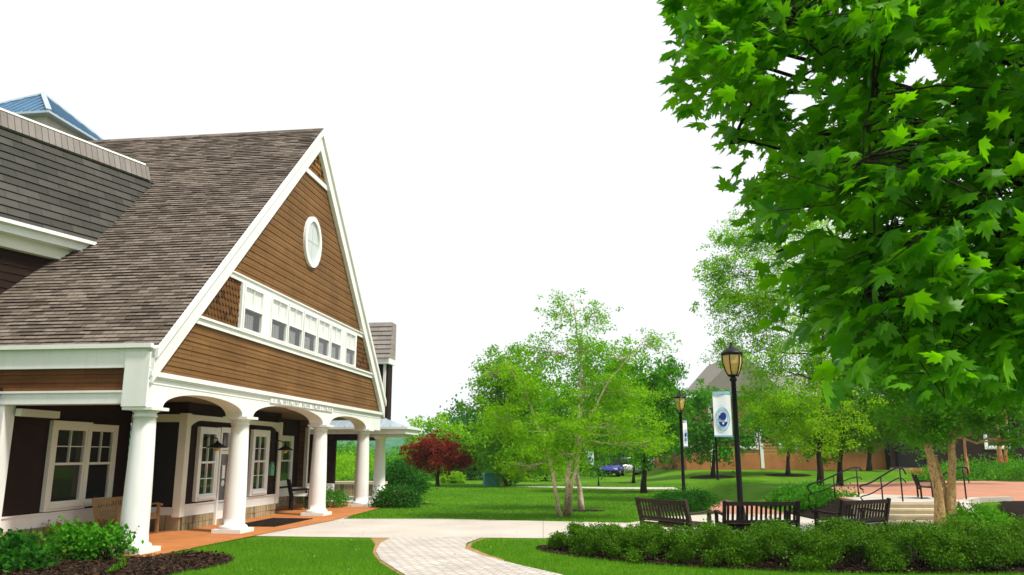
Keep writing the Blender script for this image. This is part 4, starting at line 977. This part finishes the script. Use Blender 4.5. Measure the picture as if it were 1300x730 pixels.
# ------------------------------------------------------------------ shrubs and hedge
def shrub(name, label, cat, base, r, leaf, n, ls, group=None, lumps=9, flat=.35, droop=.0, shell=.72, blossom=None, sig=.20):
    """a bush of many leaf sprays over twigs; r = (rx, ry, height)"""
    t = thing(name, label, cat, base, 0, group); rx, ry, h = r
    mb = MB(); cs = []
    for k in range(lumps * 3):
        d = rdir(1)[0]; d[2] = abs(d[2]) * 1.0; s = rng.uniform(shell, 1)
        c = np.array([d[0] * rx * s, d[1] * ry * s, h * (.12 + .80 * d[2] * s)]); cs.append(c)
        if k % 2 == 0: mb.tube(wob((rng.normal() * rx * .15, rng.normal() * ry * .15, -.03), c, 3, .05), [.012, .009, .007, .004], 4)
    cs = np.array(cs); lv, lf = leafcloud(cs, sig * (rx + ry + h) / 3, n, ls, flat, droop, (1, 1, .8))
    lv[:, 2] = np.maximum(lv[:, 2], .01)
    mb.build('stem', 'twig', t, False); npmesh('foliage', lv, lf, leaf, t)
    if blossom:
        bl, nb, bs_ = blossom; up_ = cs[cs[:, 2] > h * .3]; v, f = leafcloud(up_, .10 * (rx + ry + h) / 3, nb, bs_, .3, 0); npmesh('blossom', v, f, bl, t)
    return t
GH = 'clipped shrubs forming the hedge behind the front lawn'
hd = [(1.2, 15.3, .45, .40), (1.7, 14.55, .58, .46), (2.35, 13.95, .66, .52), (2.25, 14.9, .6, .5), (3.3, 13.45, .68, .54), (3.35, 14.35, .6, .55), (4.3, 13.1, .70, .58), (4.45, 14.0, .62, .58), (5.35, 12.95, .70, .60),
      (5.5, 13.9, .66, .58), (6.4, 12.95, .70, .60), (6.6, 13.9, .6, .56), (7.4, 13.05, .70, .60), (7.65, 13.95, .62, .58), (8.4, 13.2, .70, .60), (8.7, 14.1, .6, .60), (9.45, 13.5, .75, .66), (10.5, 13.9, .8, .66), (11.5, 14.4, .8, .66)]
hl = ['first shrub at the path end of the hedge, dark and low', 'second hedge shrub from the path, rounded, over dark mulch', 'third front-row hedge shrub from the path', 'rear hedge shrub tucked near the path end',
      'fourth front-row hedge shrub, below the angled brown bench', 'rear hedge shrub directly against the brown bench', 'front hedge shrub below the gap between brown bench and middle bench', 'rear hedge shrub near the brown bench armrest',
      'front hedge shrub below the main lamp post', 'rear hedge shrub against the middle bench back', 'front hedge shrub below the end of the middle bench', 'rear hedge shrub at the far end of the middle bench',
      'front hedge shrub below the gap before the steps bench', 'rear hedge shrub under the black steps bench armrest', 'front hedge shrub with a golden patch of leaves beside it', 'rear hedge shrub below the black steps bench back',
      'tall hedge shrub in front of the tan birch trunks', 'tall hedge shrub just past the tan birch trunks', 'last tall hedge shrub at the picture edge']
for (x, y, r_, h_), lb in zip(hd, hl):
    shrub('hedge_shrub', lb, 'shrub', (x, y, GZ + .015), (r_ * 1.0, r_ * .95, h_ * rng.uniform(1.0, 1.12)), 'l_box', 13000, .034, GH, 11, .35, 0, .84, sig=.115)
shrub('gold_shrub', 'small golden leaved shrub low in the front of the hedge', 'shrub', (*G(1072, 705), GZ + .01), (.28, .22, .34), 'l_gold', 500, .05, None, 5)
GS = 'shrubs in the bed beside the porch'
def lp(px, py): a = at(px, py); return (a[0], a[1], GZ)
shrub('leafy_shrub', 'bright green leafy shrub in front of the porch bench', 'shrub', lp(92, 708), (.50, .45, .62), 'l_shrub', 1500, .085, GS, 11, .5, .1, .55)
shrub('leafy_shrub', 'second leafy shrub at the foot of the nearest column', 'shrub', lp(133, 710), (.40, .40, .55), 'l_shrub', 1200, .08, GS, 9, .5, .1, .55)
shrub('spiky_shrub', 'low spiky green shrub at the corner of the bed by the white post', 'shrub', lp(8, 722), (.75, .5, .46), 'l_dark', 2200, .11, GS, 12, .2, -.6, .5)
shrub('yellow_shrub', 'small yellowish plant at the stone base below the double window', 'shrub', lp(62, 690), (.5, .25, .4), 'l_gold', 450, .06, GS, 6)
shrub('rose_bush', 'thin rose stems with a red bloom against the nearest column', 'shrub', lp(150, 704), (.28, .25, .72), 'l_shrub', 170, .06, GS, 5, blossom=(M['l_red'], 30, .05))
shrub('rhododendron', 'big dark rounded shrub past the farthest porch column', 'shrub', lp(507, 628), (.98, .85, 1.35), 'l_dark', 8000, .10, None, 16, .4, .1, .75)
shrub('flowering_shrub', 'low shrub with pale pink blossom at the foot of the farthest column', 'shrub', lp(505, 644), (.72, .6, .72), 'l_dark', 5000, .075, None, 12, .4, 0, .75, (M['l_pink'], 420, .06))
shrub('green_shrub', 'clipped green shrub on the porch behind the third column', 'shrub', tuple(hw(12.4, -1.1, GZ)), (.7, .6, .62), 'l_shrub', 3500, .06, None, 12, .3, 0, .75)
shrub('round_bush', 'round dark bush behind the angled brown bench', 'shrub', (*dep(870, 640, 25.5)[:2], GZ), (1.1, .8, .60), 'l_dark', 16000, .05, None, 18, .3, 0, .82, sig=.13)
shrub('green_mound', 'soft bright green mounded groundcover beside the curled handrail', 'shrub', (*at(1020, 645)[:2], GZ), (.95, .8, .62), 'l_shrub', 7000, .09, None, 16, .1, -.5, .8)
shrub('green_mound', 'low bright green groundcover behind the slim trunks at the rails', 'shrub', (9.4, 24.5, GZ + .1), (1.0, .8, .55), 'l_shrub', 5000, .08, None, 12, .1, -.5, .8)
def drape(name, poly, mat, dz, step=.3):
    pl = np.array([(float(p[0]), float(p[1])) for p in poly]); x = np.arange(pl[:, 0].min() - step, pl[:, 0].max() + step, step); y = np.arange(pl[:, 1].min() - step, pl[:, 1].max() + step, step)
    X, Y = np.meshgrid(x, y); ins = inpoly((X[:-1, :-1] + step / 2).ravel(), (Y[:-1, :-1] + step / 2).ravel(), pl)
    v = np.stack([X.ravel(), Y.ravel(), hz(X, Y).ravel() + dz + rng.normal(size=X.size) * .008], 1); nx = len(x)
    ii = (np.arange(len(y) - 1)[:, None] * nx + np.arange(nx - 1)[None]).ravel()[ins]
    struct(npmesh(name, v, np.stack([ii, ii + 1, ii + nx + 1, ii + nx], 1), mat, None, True)); HARD.append(pl)
drape('mulch_slope', [(8.4, 21.3), (9.3, 21.3), (9.7, 24.2), (10.4, 26.5), (9.4, 26.6), (8.2, 23.2)], 'mulch', .045)
drape('mulch_slope', smooth_poly([(11.75, 19.2), (13.6, 17.9), (20, 17.6), (26, 18.0), (26, 20.3), (19, 21.7), (15, 22.0), (13.2, 21.6), (12.2, 20.6)]), 'mulch', .08, .12)
shrub('low_bush', 'low green shrub on the slope right beside the tan birch trunks', 'shrub', (*dep(1235, 655, 18.6)[:2], GZ + .1), (.8, .5, .45), 'l_mid', 3500, .06, None, 10)
for px, D, r_, h_, lb in ((1210, 43, 2.2, 1.0, 'bright green planting bed across the plaza in front of the brown hall'), (1262, 40, 2.6, .9, 'yellow green planting strip across the plaza beside the far lamp'), (1320, 38, 2.2, 1.0, 'green planting bed at the plaza corner by the picture edge')):
    x, y, z = gp(px, D); shrub('bed_planting', lb, 'shrub', (x, y, z), (r_, .9, h_), 'l_mid', 4000, .10, 'planting beds across the plaza', 14)

# ------------------------------------------------------------------ trees
g_ = lambda px, py: tuple(at(px, py))
# river birch clump in the lawn past the walk
Dt = 22.3
bz = (*at(716, 657)[:2], GZ)
tr = [([at(711, 657), dep(703, 610, Dt), dep(695, 572, Dt), dep(668, 500, Dt), dep(640, 455, Dt)], .058, .018),
      ([at(718, 655), dep(720, 610, Dt), dep(733, 545, Dt), dep(738, 470, Dt + .2), dep(728, 385, Dt)], .075, .014),
      ([at(722, 655), dep(727, 612, Dt), dep(740, 548, Dt), dep(775, 480, Dt), dep(815, 435, Dt)], .06, .014)]
spec = [(715, 392, 34, 24, 0, 1.0), (752, 402, 30, 26, .3, .9), (735, 440, 40, 34, 0, 2.2), (645, 470, 36, 22, 0, .9), (618, 472, 18, 14, .2, .25), (672, 500, 48, 36, -.3, 3), (700, 545, 52, 36, -.4, 3.2), (745, 495, 50, 40, .2, 3.4), (790, 455, 44, 26, 0, 1.5),
        (828, 435, 34, 18, .3, .8), (800, 500, 48, 36, .2, 3), (770, 540, 58, 34, -.4, 3.4), (825, 545, 36, 30, .3, 1.8), (640, 540, 44, 38, .4, 2.4), (715, 575, 52, 22, -.3, 2), (815, 562, 40, 16, -.2, 1.0), (688, 445, 30, 26, .3, 1.2), (655, 590, 30, 16, 0, .8)]
tree('river_birch', 'airy light green birch clump with three pale trunks by the walk', 'tree', bz, tr, [(c_, tuple(np.array(r_) * .86), w_2) for c_, r_, w_2 in clp(spec, Dt)], 29000, .068, 'l_birch', 'birch', sub=12, sig=.19, shell=.35, aniso=(1, 1, .6))
# single birch close behind
Dt = 26.0; bz = (2.2, 25.9, GZ)
tree('river_birch', 'single slim birch with dark peeling bark behind the three-trunk clump', 'tree', bz, [([bz, dep(732, 590, Dt), dep(738, 520, Dt), dep(745, 460, Dt)], .085, .03)],
     clp([(750, 520, 60, 46, 0, 3), (700, 530, 44, 40, .4, 2), (790, 520, 44, 44, .3, 2), (745, 470, 50, 36, 0, 2.4), (740, 570, 60, 28, .5, 2)], Dt), 12000, .085, 'l_mid', 'birch', sub=12)
GT = 'trees across the lawn'
def ltree(label, px, py, D, spec, n, ls, leaf, r0, top, name='shade_tree', bk='bark', sub=11, sig=.22, group=GT, **kw):
    bx = dep(px, py, D); base = (bx[0], D, float(hz(bx[0], D)))
    tree(name, label, 'tree', base, [([base, dep(px + 1, (py * 2 + top) / 3, D), dep(px + 3, (py + 2 * top) / 3, D), dep(px, top, D)], r0, r0 * .25)], clp(spec, D), n, ls, leaf, bk, group, sub=sub, sig=sig, **kw)
ltree('dense green shade tree with dark twin trunk at the back of the lawn', 644, 614, 45, [(650, 470, 44, 30, 0, 2), (634, 510, 36, 32, 0, 2.0), (672, 520, 40, 34, 0, 2.2), (640, 560, 48, 30, -1, 2.6), (690, 560, 30, 28, 0, 1.4), (618, 565, 22, 24, 0, .8), (660, 595, 40, 14, 0, 1), (632, 476, 22, 22, 0, 1), (700, 500, 30, 34, 0, 1.4)], 24000, .17, 'l_fresh', .16, 470)
ltree('dark trunked tree between the birch clump and the far lamp', 817, 622, 37, [(820, 500, 40, 34, 0, 2), (790, 520, 38, 36, .5, 2), (845, 520, 26, 34, 0, 1.4), (815, 555, 46, 28, 0, 2), (850, 480, 18, 26, 1, .8), (790, 480, 30, 24, 1, 1.2)], 17000, .15, 'l_mid', .12, 490)
ltree('compact bright green tree at the centre of a mulch ring by the hall', 905, 608, 52, [(890, 510, 26, 20, 0, 2), (905, 540, 34, 24, 0, 2.4), (880, 545, 22, 24, 0, 1.4), (925, 560, 30, 20, 0, 1.6), (895, 570, 34, 14, 0, 1.2)], 8000, .19, 'l_shrub', .13, 520)
ltree('slim dark trunked tree on the grass bank against the tan wall', 1000, 606, 53, [(990, 520, 44, 30, 0, 2), (1020, 540, 40, 26, 0, 2), (960, 545, 34, 24, 0, 1.5)], 7000, .2, 'l_mid', .13, 520)
ltree('leaning twin trunk tree close to the tan hall wall', 1103, 594, 57, [(1100, 520, 44, 34, 0, 2), (1130, 545, 34, 20, 0, 1.4), (1080, 548, 30, 16, 0, 1.2)], 6000, .2, 'l_mid', .16, 530)
ltree('small light green tree drooping before the parked cars', 804, 611, 50, [(812, 555, 30, 20, 0, 2), (812, 585, 10, 8, -.5, .5)], 3000, .16, 'l_birch', .09, 560)
ltree('large yellow green tree rising behind the red maple', 556, 612, 62, [(556, 552, 34, 20, 0, 2), (535, 565, 24, 20, 0, 1.4), (580, 566, 28, 22, 0, 1.6), (560, 585, 36, 20, 0, 1.8)], 7500, .25, 'l_lime', .2, 560)
ltree('red maple with deep crimson spreading crown on the far lawn', 555, 615, 44.5, [(552, 566, 20, 16, 0, 2), (535, 575, 18, 14, 0, 1.6), (578, 572, 20, 16, 0, 1.8), (590, 585, 16, 10, 0, 1), (556, 587, 34, 10, 0, 2.2), (528, 585, 14, 9, 0, .8)], 9000, .12, 'l_red', .11, 575, 'red_maple', sub=12)
# tall feathery birches behind the lamp
Dt = 29.5
def rb(label, px, py, D, spec, n, ls, leaf, r0, top, sub=12, sig=.2): ltree(label, px, py, D, spec, n, ls, leaf, r0, top, 'river_birch', 'bark', sub, sig, 'tall birches behind the curled handrail')
rb('tall feathery yellow green birch reaching over the main lamp lantern', 1042, 634, 29.5, [(960, 300, 42, 30, 0, 2), (1010, 290, 44, 34, .4, 2), (930, 345, 40, 26, 0, 1.8), (985, 350, 52, 36, 0, 3), (1050, 340, 52, 44, .6, 3), (945, 400, 44, 30, 0, 2.2), (1000, 410, 54, 38, 0, 3.2), (985, 465, 46, 38, 0, 3),
   (1045, 450, 54, 44, .3, 3), (1000, 515, 52, 34, 0, 3), (965, 520, 30, 26, 0, 1.4), (1050, 530, 48, 34, 0, 2.6), (1010, 555, 44, 20, 0, 1.6), (905, 350, 26, 20, 0, 1), (915, 385, 30, 22, 0, 1.4), (935, 305, 30, 22, 0, 1.3), (960, 375, 40, 30, 0, 2), (930, 440, 34, 26, 0, 1.6), (1070, 290, 44, 34, .5, 2), (1100, 400, 50, 44, .8, 2.4), (975, 240, 30, 24, 0, 1)], 60000, .085, 'l_top', .10, 330)
rb('darker leafy tree behind the second handrail', 1067, 628, 32.5, [(1090, 420, 60, 44, 0, 2.6), (1075, 480, 60, 40, 0, 2.6), (1100, 540, 54, 30, 0, 2.4), (1062, 560, 36, 22, 0, 1.4), (1140, 480, 50, 44, 0, 2), (1150, 540, 44, 28, 0, 1.6), (1110, 360, 60, 50, 0, 2.4)], 42000, .11, 'l_mid', .10, 420)
# tan river birch by the steps
Dt = 18.6; bz = (*dep(1203, 664, Dt)[:2], GZ)
tree('tan_birch', 'peeling tan birch with two stout trunks standing in front of the steps', 'tree', bz,
     [([dep(1196, 664, Dt), dep(1190, 620, Dt), dep(1180, 575, Dt), dep(1168, 520, Dt), dep(1160, 440, Dt)], .115, .05), ([dep(1208, 664, Dt), dep(1208, 615, Dt + .1), dep(1209, 555, Dt + .1), dep(1218, 490, Dt), dep(1230, 400, Dt)], .105, .05), ([dep(1202, 662, Dt + .2), dep(1200, 620, Dt + .3), dep(1188, 580, Dt + .3)], .06, .03)],
     clp([(1180, 500, 44, 34, -.3, 2), (1150, 530, 34, 24, 0, 1.2), (1225, 505, 44, 30, 0, 2), (1240, 450, 60, 44, 0, 3), (1160, 430, 56, 44, 0, 3), (1200, 380, 70, 50, 0, 3), (1200, 545, 30, 14, -.3, .8), (1275, 510, 40, 34, 0, 1.8), (1290, 440, 50, 50, 0, 2), (1178, 552, 22, 12, -.2, .5), (1250, 545, 28, 16, .2, .6), (1130, 480, 40, 36, .3, 1.6), (1290, 560, 20, 14, 0, .4)], Dt), 42000, .066, 'l_mid', 'tanbark', sub=11)
Dt = 34; bz = gp(1272, Dt)
tree('tan_birch', 'slender pale twin trunk birch before the white framed window', 'tree', bz, [([dep(1270, 585, Dt), dep(1266, 545, Dt), dep(1262, 500, Dt)], .085, .045), ([dep(1276, 585, Dt), dep(1277, 545, Dt), dep(1280, 500, Dt)], .065, .04)],
     clp([(1260, 505, 44, 28, 0, 2), (1290, 515, 34, 26, 0, 2), (1300, 470, 44, 34, 0, 2), (1240, 480, 40, 34, 0, 2)], Dt), 6000, .12, 'l_mid', 'tanbark')
bz = gp(1228, 33)
tree('tan_birch', 'thin pale stem leaning beyond the right handrail', 'tree', bz, [([dep(1228, 600, 33), dep(1225, 570, 33), dep(1220, 530, 33)], .07, .04)], clp([(1215, 510, 34, 28, 0, 2), (1240, 530, 30, 16, 0, 1)], 33), 3000, .12, 'l_mid', 'tanbark')
for px, py in ((905, 608), (1000, 606), (817, 622), (804, 611)):
    a = at(px, py + 2) if py > 610 else None
    if a is not None: sheet('mulch_ring', ellipse(a[0], a[1], 1.0, .8), 'mulch', GZ + .009, hard=False)
for px, D in ((905, 51.8), (1000, 52.8)):
    x = dep(px, 606, D)[0]; n = 24; m = MB(); pts = [(x, D)] + ellipse(x, D, 1.5, 1.1, 0, n); m.add([(a, b, float(hz(a, b)) + .02) for a, b in pts], [(0, 1 + i, 1 + (i + 1) % n) for i in range(n)]); struct(m.build('mulch_ring', 'mulch', None))

# belt of bushes and woodland behind the lawn
def bush_row():
    GBK = 'bushes along the back of the lawn'
    items = [(436, 56, 3.0, 1.5, 'l_lime', 'yellow green bush seen through the porch beside the third column'), (455, 60, 3.2, 1.8, 'l_lime', 'taller yellow green bush seen through the porch by the farthest column'), (500, 58, 3.0, 1.4, 'l_shrub', 'green bush behind the rounded dark shrub'), (530, 55, 2.2, 1.6, 'l_shrub', 'low green bush under the near edge of the red maple'),
             (590, 56, 2.4, 1.9, 'l_dark', 'dark bush just past the red maple trunk'), (612, 58, 2.6, 2.2, 'l_mid', 'bush behind the teal box'), (575, 50, .9, .55, 'l_lime', 'tiny pale mound planting under the red maple'), (664, 56, 2.6, 2.2, 'l_mid', 'bush past the twin dark trunks'), (690, 54, 2.6, 1.7, 'l_lime', 'yellowish bush in front of the woods behind the birch'), (722, 60, 3.4, 3.0, 'l_dark', 'dark bush behind the birch trunks'),
             (748, 66, 3.6, 3.6, 'l_dark', 'dark evergreen bush beside the distant banner'), (852, 64, 3.0, 3.6, 'l_dark', 'very dark bush at the corner of the tan hall')]
    for px, D, r_, h_, lf, lb in items:
        x = dep(px, 600, D)[0]; shrub('bush', lb, 'shrub', (x, D, float(hz(x, D))), (r_ * .75, r_ * .6, h_), lf, 3200, .15, GBK, 12, .3, 0, .75)
bush_row()
def wood(name, px0, px1, D0, D1, n, hmin, hmax, leaf, ls, nl):
    cs = []; 
    for k in range(n):
        D = rng.uniform(D0, D1); x = dep(rng.uniform(px0, px1), 600, D)[0]; h = rng.uniform(hmin, hmax); r = h * .42
        for j in range(7):
            d = rdir(1)[0]; cs.append(np.array([x, D, float(hz(x, D)) + h * .55]) + d * np.array([r, r, h * .42]))
    v, f = leafcloud(np.array(cs), 1.1, nl, ls, .4, .1); v[:, 2] = np.maximum(v[:, 2], -3)
    return struct(npmesh(name, v, f, leaf), 'stuff')
wood('woodland', 585, 860, 85, 105, 30, 5.5, 8.0, 'l_dark', .42, 30000)
wood('woodland', 380, 600, 110, 140, 26, 1.6, 2.6, 'l_mid', .5, 14000)

# ------------------------------------------------------------------ big maple overhanging from beside the camera
def maple():
    base = np.array([7.6, 6.4, GZ]); t = thing('maple_tree', 'large maple with broad lobed leaves hanging over the scene from beside the viewer', 'tree', base)
    half = [(0, 0, 0), (.10, .02, .0), (.30, -.08, .0), (.27, .06, .0), (.47, .18, .0), (.36, .25, .0), (.56, .52, .0), (.40, .47, .0), (.36, .54, .0), (.17, .42, .0), (.23, .72, .0), (.12, .68, .0), (0, 1.0, 0)]
    sh = half + [(-x, y, z) for x, y, z in half[-2:0:-1]]
    sh = np.array(sh); sh[:, 2] = -.32 * np.abs(sh[:, 0]) ** 1.3 - .22 * np.maximum(sh[:, 1], 0) ** 2 + .0
    ctr = np.array([[0, .34, .03]]); shape = np.vstack([ctr, sh]); k = len(sh)
    fc = tuple((0, 1 + i, 1 + (i + 1) % k) for i in range(k))
    # outline of the crown as seen from here, used only to decide where sprays grow
    poly = [(858, -20), (866, 70), (892, 125), (912, 170), (950, 205), (946, 245), (968, 270), (978, 320), (1000, 345), (1022, 400), (1066, 425), (1085, 470), (1130, 492), (1180, 486), (1230, 476), (1300, 490), (1420, 490), (1420, -140), (862, -140)]
    P2 = np.array(poly, float)
    def inside(x, y):
        c = False; j = len(P2) - 1
        for i in range(len(P2)):
            if (P2[i, 1] > y) != (P2[j, 1] > y) and x < (P2[j, 0] - P2[i, 0]) * (y - P2[i, 1]) / (P2[j, 1] - P2[i, 1]) + P2[i, 0]: c = not c
            j = i
        return c
    holes = [(1000, 85, 26), (1016, 128, 22), (1052, 112, 20), (1168, 82, 26), (1140, 100, 14), (1190, 60, 14), (1062, 150, 16), (960, 195, 14), (1030, 285, 22), (1075, 300, 16), (1215, 140, 10), (1290, 60, 10)]
    def gap(p, m):
        q3 = np.asarray(p) - O; fz = q3[1] * cp + q3[2] * sp_; a, b = CX + F * q3[0] / fz, CY - F * (q3[2] * cp - q3[1] * sp_) / fz
        return a < 850 or any((a - c) ** 2 + (b - d) ** 2 < (r + m) ** 2 for c, d, r in holes)
    mb = MB(); top = base + np.array([-.2, .1, 5.2])
    trunk = [base + np.array([0, 0, -.1]), base + np.array([.02, .0, 1.2]), base + np.array([-.05, .05, 2.6]), base + np.array([-.1, .1, 4.2]), base + np.array([-.15, .1, 7.0])]
    mb.tube([p - base for p in trunk], [.30, .24, .21, .17, .06], 14)
    # limbs reaching out over the view
    ends = [(868, 30, 5.8), (902, 122, 6.0), (925, 182, 6.1), (955, 238, 6.3), (985, 320, 6.5), (1025, 395, 6.8), (1085, 455, 7.0), (880, -40, 5.4), (890, 60, 5.6), (930, 175, 5.8), (985, 260, 6.2), (1010, 360, 6.6), (1060, 440, 7.0), (1000, 30, 5.0), (1060, 140, 5.4), (1120, 260, 6.0), (1150, 380, 6.6), (1120, 60, 4.8), (1230, 180, 5.4), (1240, 330, 6.2), (1200, -60, 4.6), (1330, 60, 5.2), (1000, -120, 5.0), (1380, 300, 5.6), (1300, 420, 6.8)]
    nodes = []
    for px, py, D in ends:
        e = dep(px, py, D); s = trunk[3] + np.array([0, 0, rng.uniform(-1.6, .8)]); s[2] = min(s[2], e[2] + .4); s[2] = max(s[2], 1.9)
        mid = s * .5 + e * .5 + np.array([0, 0, .30]); pts = []
        for i in range(9):
            u = i / 8; pts.append((1 - u) ** 2 * s + 2 * u * (1 - u) * mid + u * u * e + rng.normal(size=3) * .03 * (0 < i < 8))
        mb.tube([p - base for p in pts], [.055 * (1 - .9 * i / 8) + .004 for i in range(9)], 7); nodes += pts[2:]
    prim = list(nodes)
    for k in range(110):
        qx, qy = rng.uniform(880, 1400), rng.uniform(-120, 455)
        if not inside(qx - 30, qy + 10): continue
        e = dep(qx, qy, rng.uniform(4.2, 7.8)); a = min(prim, key=lambda n_: np.linalg.norm(n_ - e)); L = np.linalg.norm(e - a)
        if L < .3 or L > 2.0: continue
        pts = wob(a, e, 6, .012); pts = [p + np.array([0, 0, .12 * L * math.sin(math.pi * i_ / 6)]) for i_, p in enumerate(pts)]
        if any(gap(p, 8) for p in pts): continue
        mb.tube([p - base for p in pts], [.016 * (1 - .8 * i_ / 6) for i_ in range(7)], 6); nodes += pts[1:]
    nodes = np.array(nodes)
    Ps, Ds, Ns, Sz = [], [], [], []
    cnt = 0
    tries = 0
    while cnt < 1480 and tries < 60000:
        tries += 1
        px, py = (rng.uniform(855, 1420), rng.uniform(-140, 492)) if cnt < 1060 else (rng.uniform(1400, 2100), rng.uniform(-420, 420))
        if cnt < 1060 and not inside(px - 16, py): continue
        if any((px - a) ** 2 + (py - b) ** 2 < r * r for a, b, r in holes): continue
        D = rng.uniform(4.4, 7.4) if px < 1100 else rng.uniform(3.9, 8.2)
        c = dep(px, py, D); j = np.argmin(((nodes - c) ** 2).sum(1)); a = nodes[j]
        d = c - a; L = np.linalg.norm(d)
        if L > (.8 if px < 1420 else 1.1): continue
        cnt += 1
        od = np.array([-1.0, -.15, -.18]) + rng.normal(size=3) * .45; od /= np.linalg.norm(od)
        s = c + od * -.22; e = c + od * .22
        if not any(gap(p, 4) for p in (a * .75 + s * .25, (a + s) / 2, s, e)) and L < .6: mb.tube([a - base, (a + s) / 2 + np.array([0, 0, .05]) - base, s - base, e - base], [.008, .006, .004, .002], 5)
        n = rng.integers(9, 15)
        for q_ in range(n):
            u = rng.uniform(0, 1.0); p = s + (e - s) * u + rng.normal(size=3) * np.array([.10, .12, .05])
            if gap(p, rng.uniform(-14, 6)): continue
            dd = od * .8 + rdir(1)[0] * .75 + np.array([0, 0, -.18]); nn = np.array([-.15, .10, 1.0]) + rng.normal(size=3) * .36
            Ps.append(p - base); Ds.append(dd); Ns.append(nn); Sz.append(rng.uniform(.085, .18))
    v, f = leafmesh(np.array(Ps), np.array(Ds), np.array(Ns), np.array(Sz), shape, fc)
    mb.build('trunk', 'bark', t, False); npmesh('crown', v, f, 'l_maple', t)
maple()

# ------------------------------------------------------------------ grass blades on the near lawn
def grass(n, xr, yr, h, wd, pw=1.0):
    x = rng.uniform(*xr, n); y = yr[0] + (yr[1] - yr[0]) * rng.uniform(0, 1, n) ** pw
    bad = np.zeros(n, bool)
    for pl in HARD: bad |= inpoly(x, y, pl)
    bad |= np.abs(x) > .72 * y + 1
    x, y = x[~bad], y[~bad]; k = len(x); z = hz(x, y)
    P = np.stack([x, y, z], 1); D = np.stack([rng.normal(0, .38, k), rng.normal(0, .38, k), np.ones(k)], 1); N = rdir(k); N[:, 2] *= .2
    return leafmesh(P, D, N, h * rng.uniform(.5, 1.3, k), np.array([[-wd, 0, 0], [wd, 0, 0], [0, 1, .1]]), ((0, 1, 2),))
v1, f1 = grass(150000, (-8, 11), (10.5, 17.0), .055, .07, 1.3); v2, f2 = grass(130000, (-7, 12), (20.5, 48), .06, .12, 1.5)
struct(npmesh('grass', np.vstack([v1, v2]), np.vstack([f1, f2 + len(v1)]), 'grassblade'), 'stuff')
# bark chips on the mulch
M['chip'] = leafmat('bark_chip', (.012, .007, .004), (.085, .045, .025), 0, .9, .1)
def chips(poly, n):
    pl = np.array([(float(p[0]), float(p[1])) for p in poly]); x = rng.uniform(pl[:, 0].min(), pl[:, 0].max(), n); y = rng.uniform(pl[:, 1].min(), pl[:, 1].max(), n)
    k = inpoly(x, y, pl); x, y = x[k], y[k]; P = np.stack([x, y, hz(x, y) + .016 + rng.uniform(0, .02, len(x))], 1); D = rdir(len(x)); D[:, 2] *= .3; N = rdir(len(x)) * .4 + np.array([0, 0, .8])
    return leafmesh(P, D, N, .055 * rng.uniform(.5, 1.4, len(x)))
va, fa = chips(bed1, 14000); vb, fb = chips(hedge_bed, 12000)
struct(npmesh('bark_chips', np.vstack([va, vb]), np.vstack([fa, fb + len(va)]), 'chip'), 'stuff')
# fallen leaves, clover heads and grit straying over lawn and paving
lx = rng.uniform(-7, 10, 1400); ly = rng.uniform(10.8, 30, 1400); P = np.stack([lx, ly, hz(lx, ly) + .05], 1)
pav = np.zeros(len(lx), bool)
for pl in HARD: pav |= inpoly(lx, ly, pl)
P[pav, 2] -= .03; keep = (~pav) | (rng.uniform(size=len(lx)) < .3); P = P[keep]; P[:, 2] = np.minimum(P[:, 2], .0)
D = rdir(len(P)); D[:, 2] *= .2; v, f = leafmesh(P, D, rdir(len(P)) * .3 + np.array([0, 0, .9]), .035 * rng.uniform(.5, 1.5, len(P)))
struct(npmesh('leaf_litter', v, f, leafmat('dry_leaf', (.12, .14, .03), (.42, .40, .22), .1)), 'stuff')

# ------------------------------------------------------------------ summer haze over the valley
hb = MB().box(-640, 640, -90, 960, -6, 60).build('haze', 'dark'); hb['kind'] = 'stuff'
hm = bpy.data.materials.new('haze_air'); hm.use_nodes = True; ht = hm.node_tree; ht.nodes.clear()
ho = ht.nodes.new('ShaderNodeOutputMaterial'); hv = ht.nodes.new('ShaderNodeVolumePrincipled')
hv.inputs['Color'].default_value = (.86, .93, 1, 1); hv.inputs['Density'].default_value = .00028
ht.links.new(hv.outputs[0], ho.inputs['Volume']); hb.data.materials.clear(); hb.data.materials.append(hm)
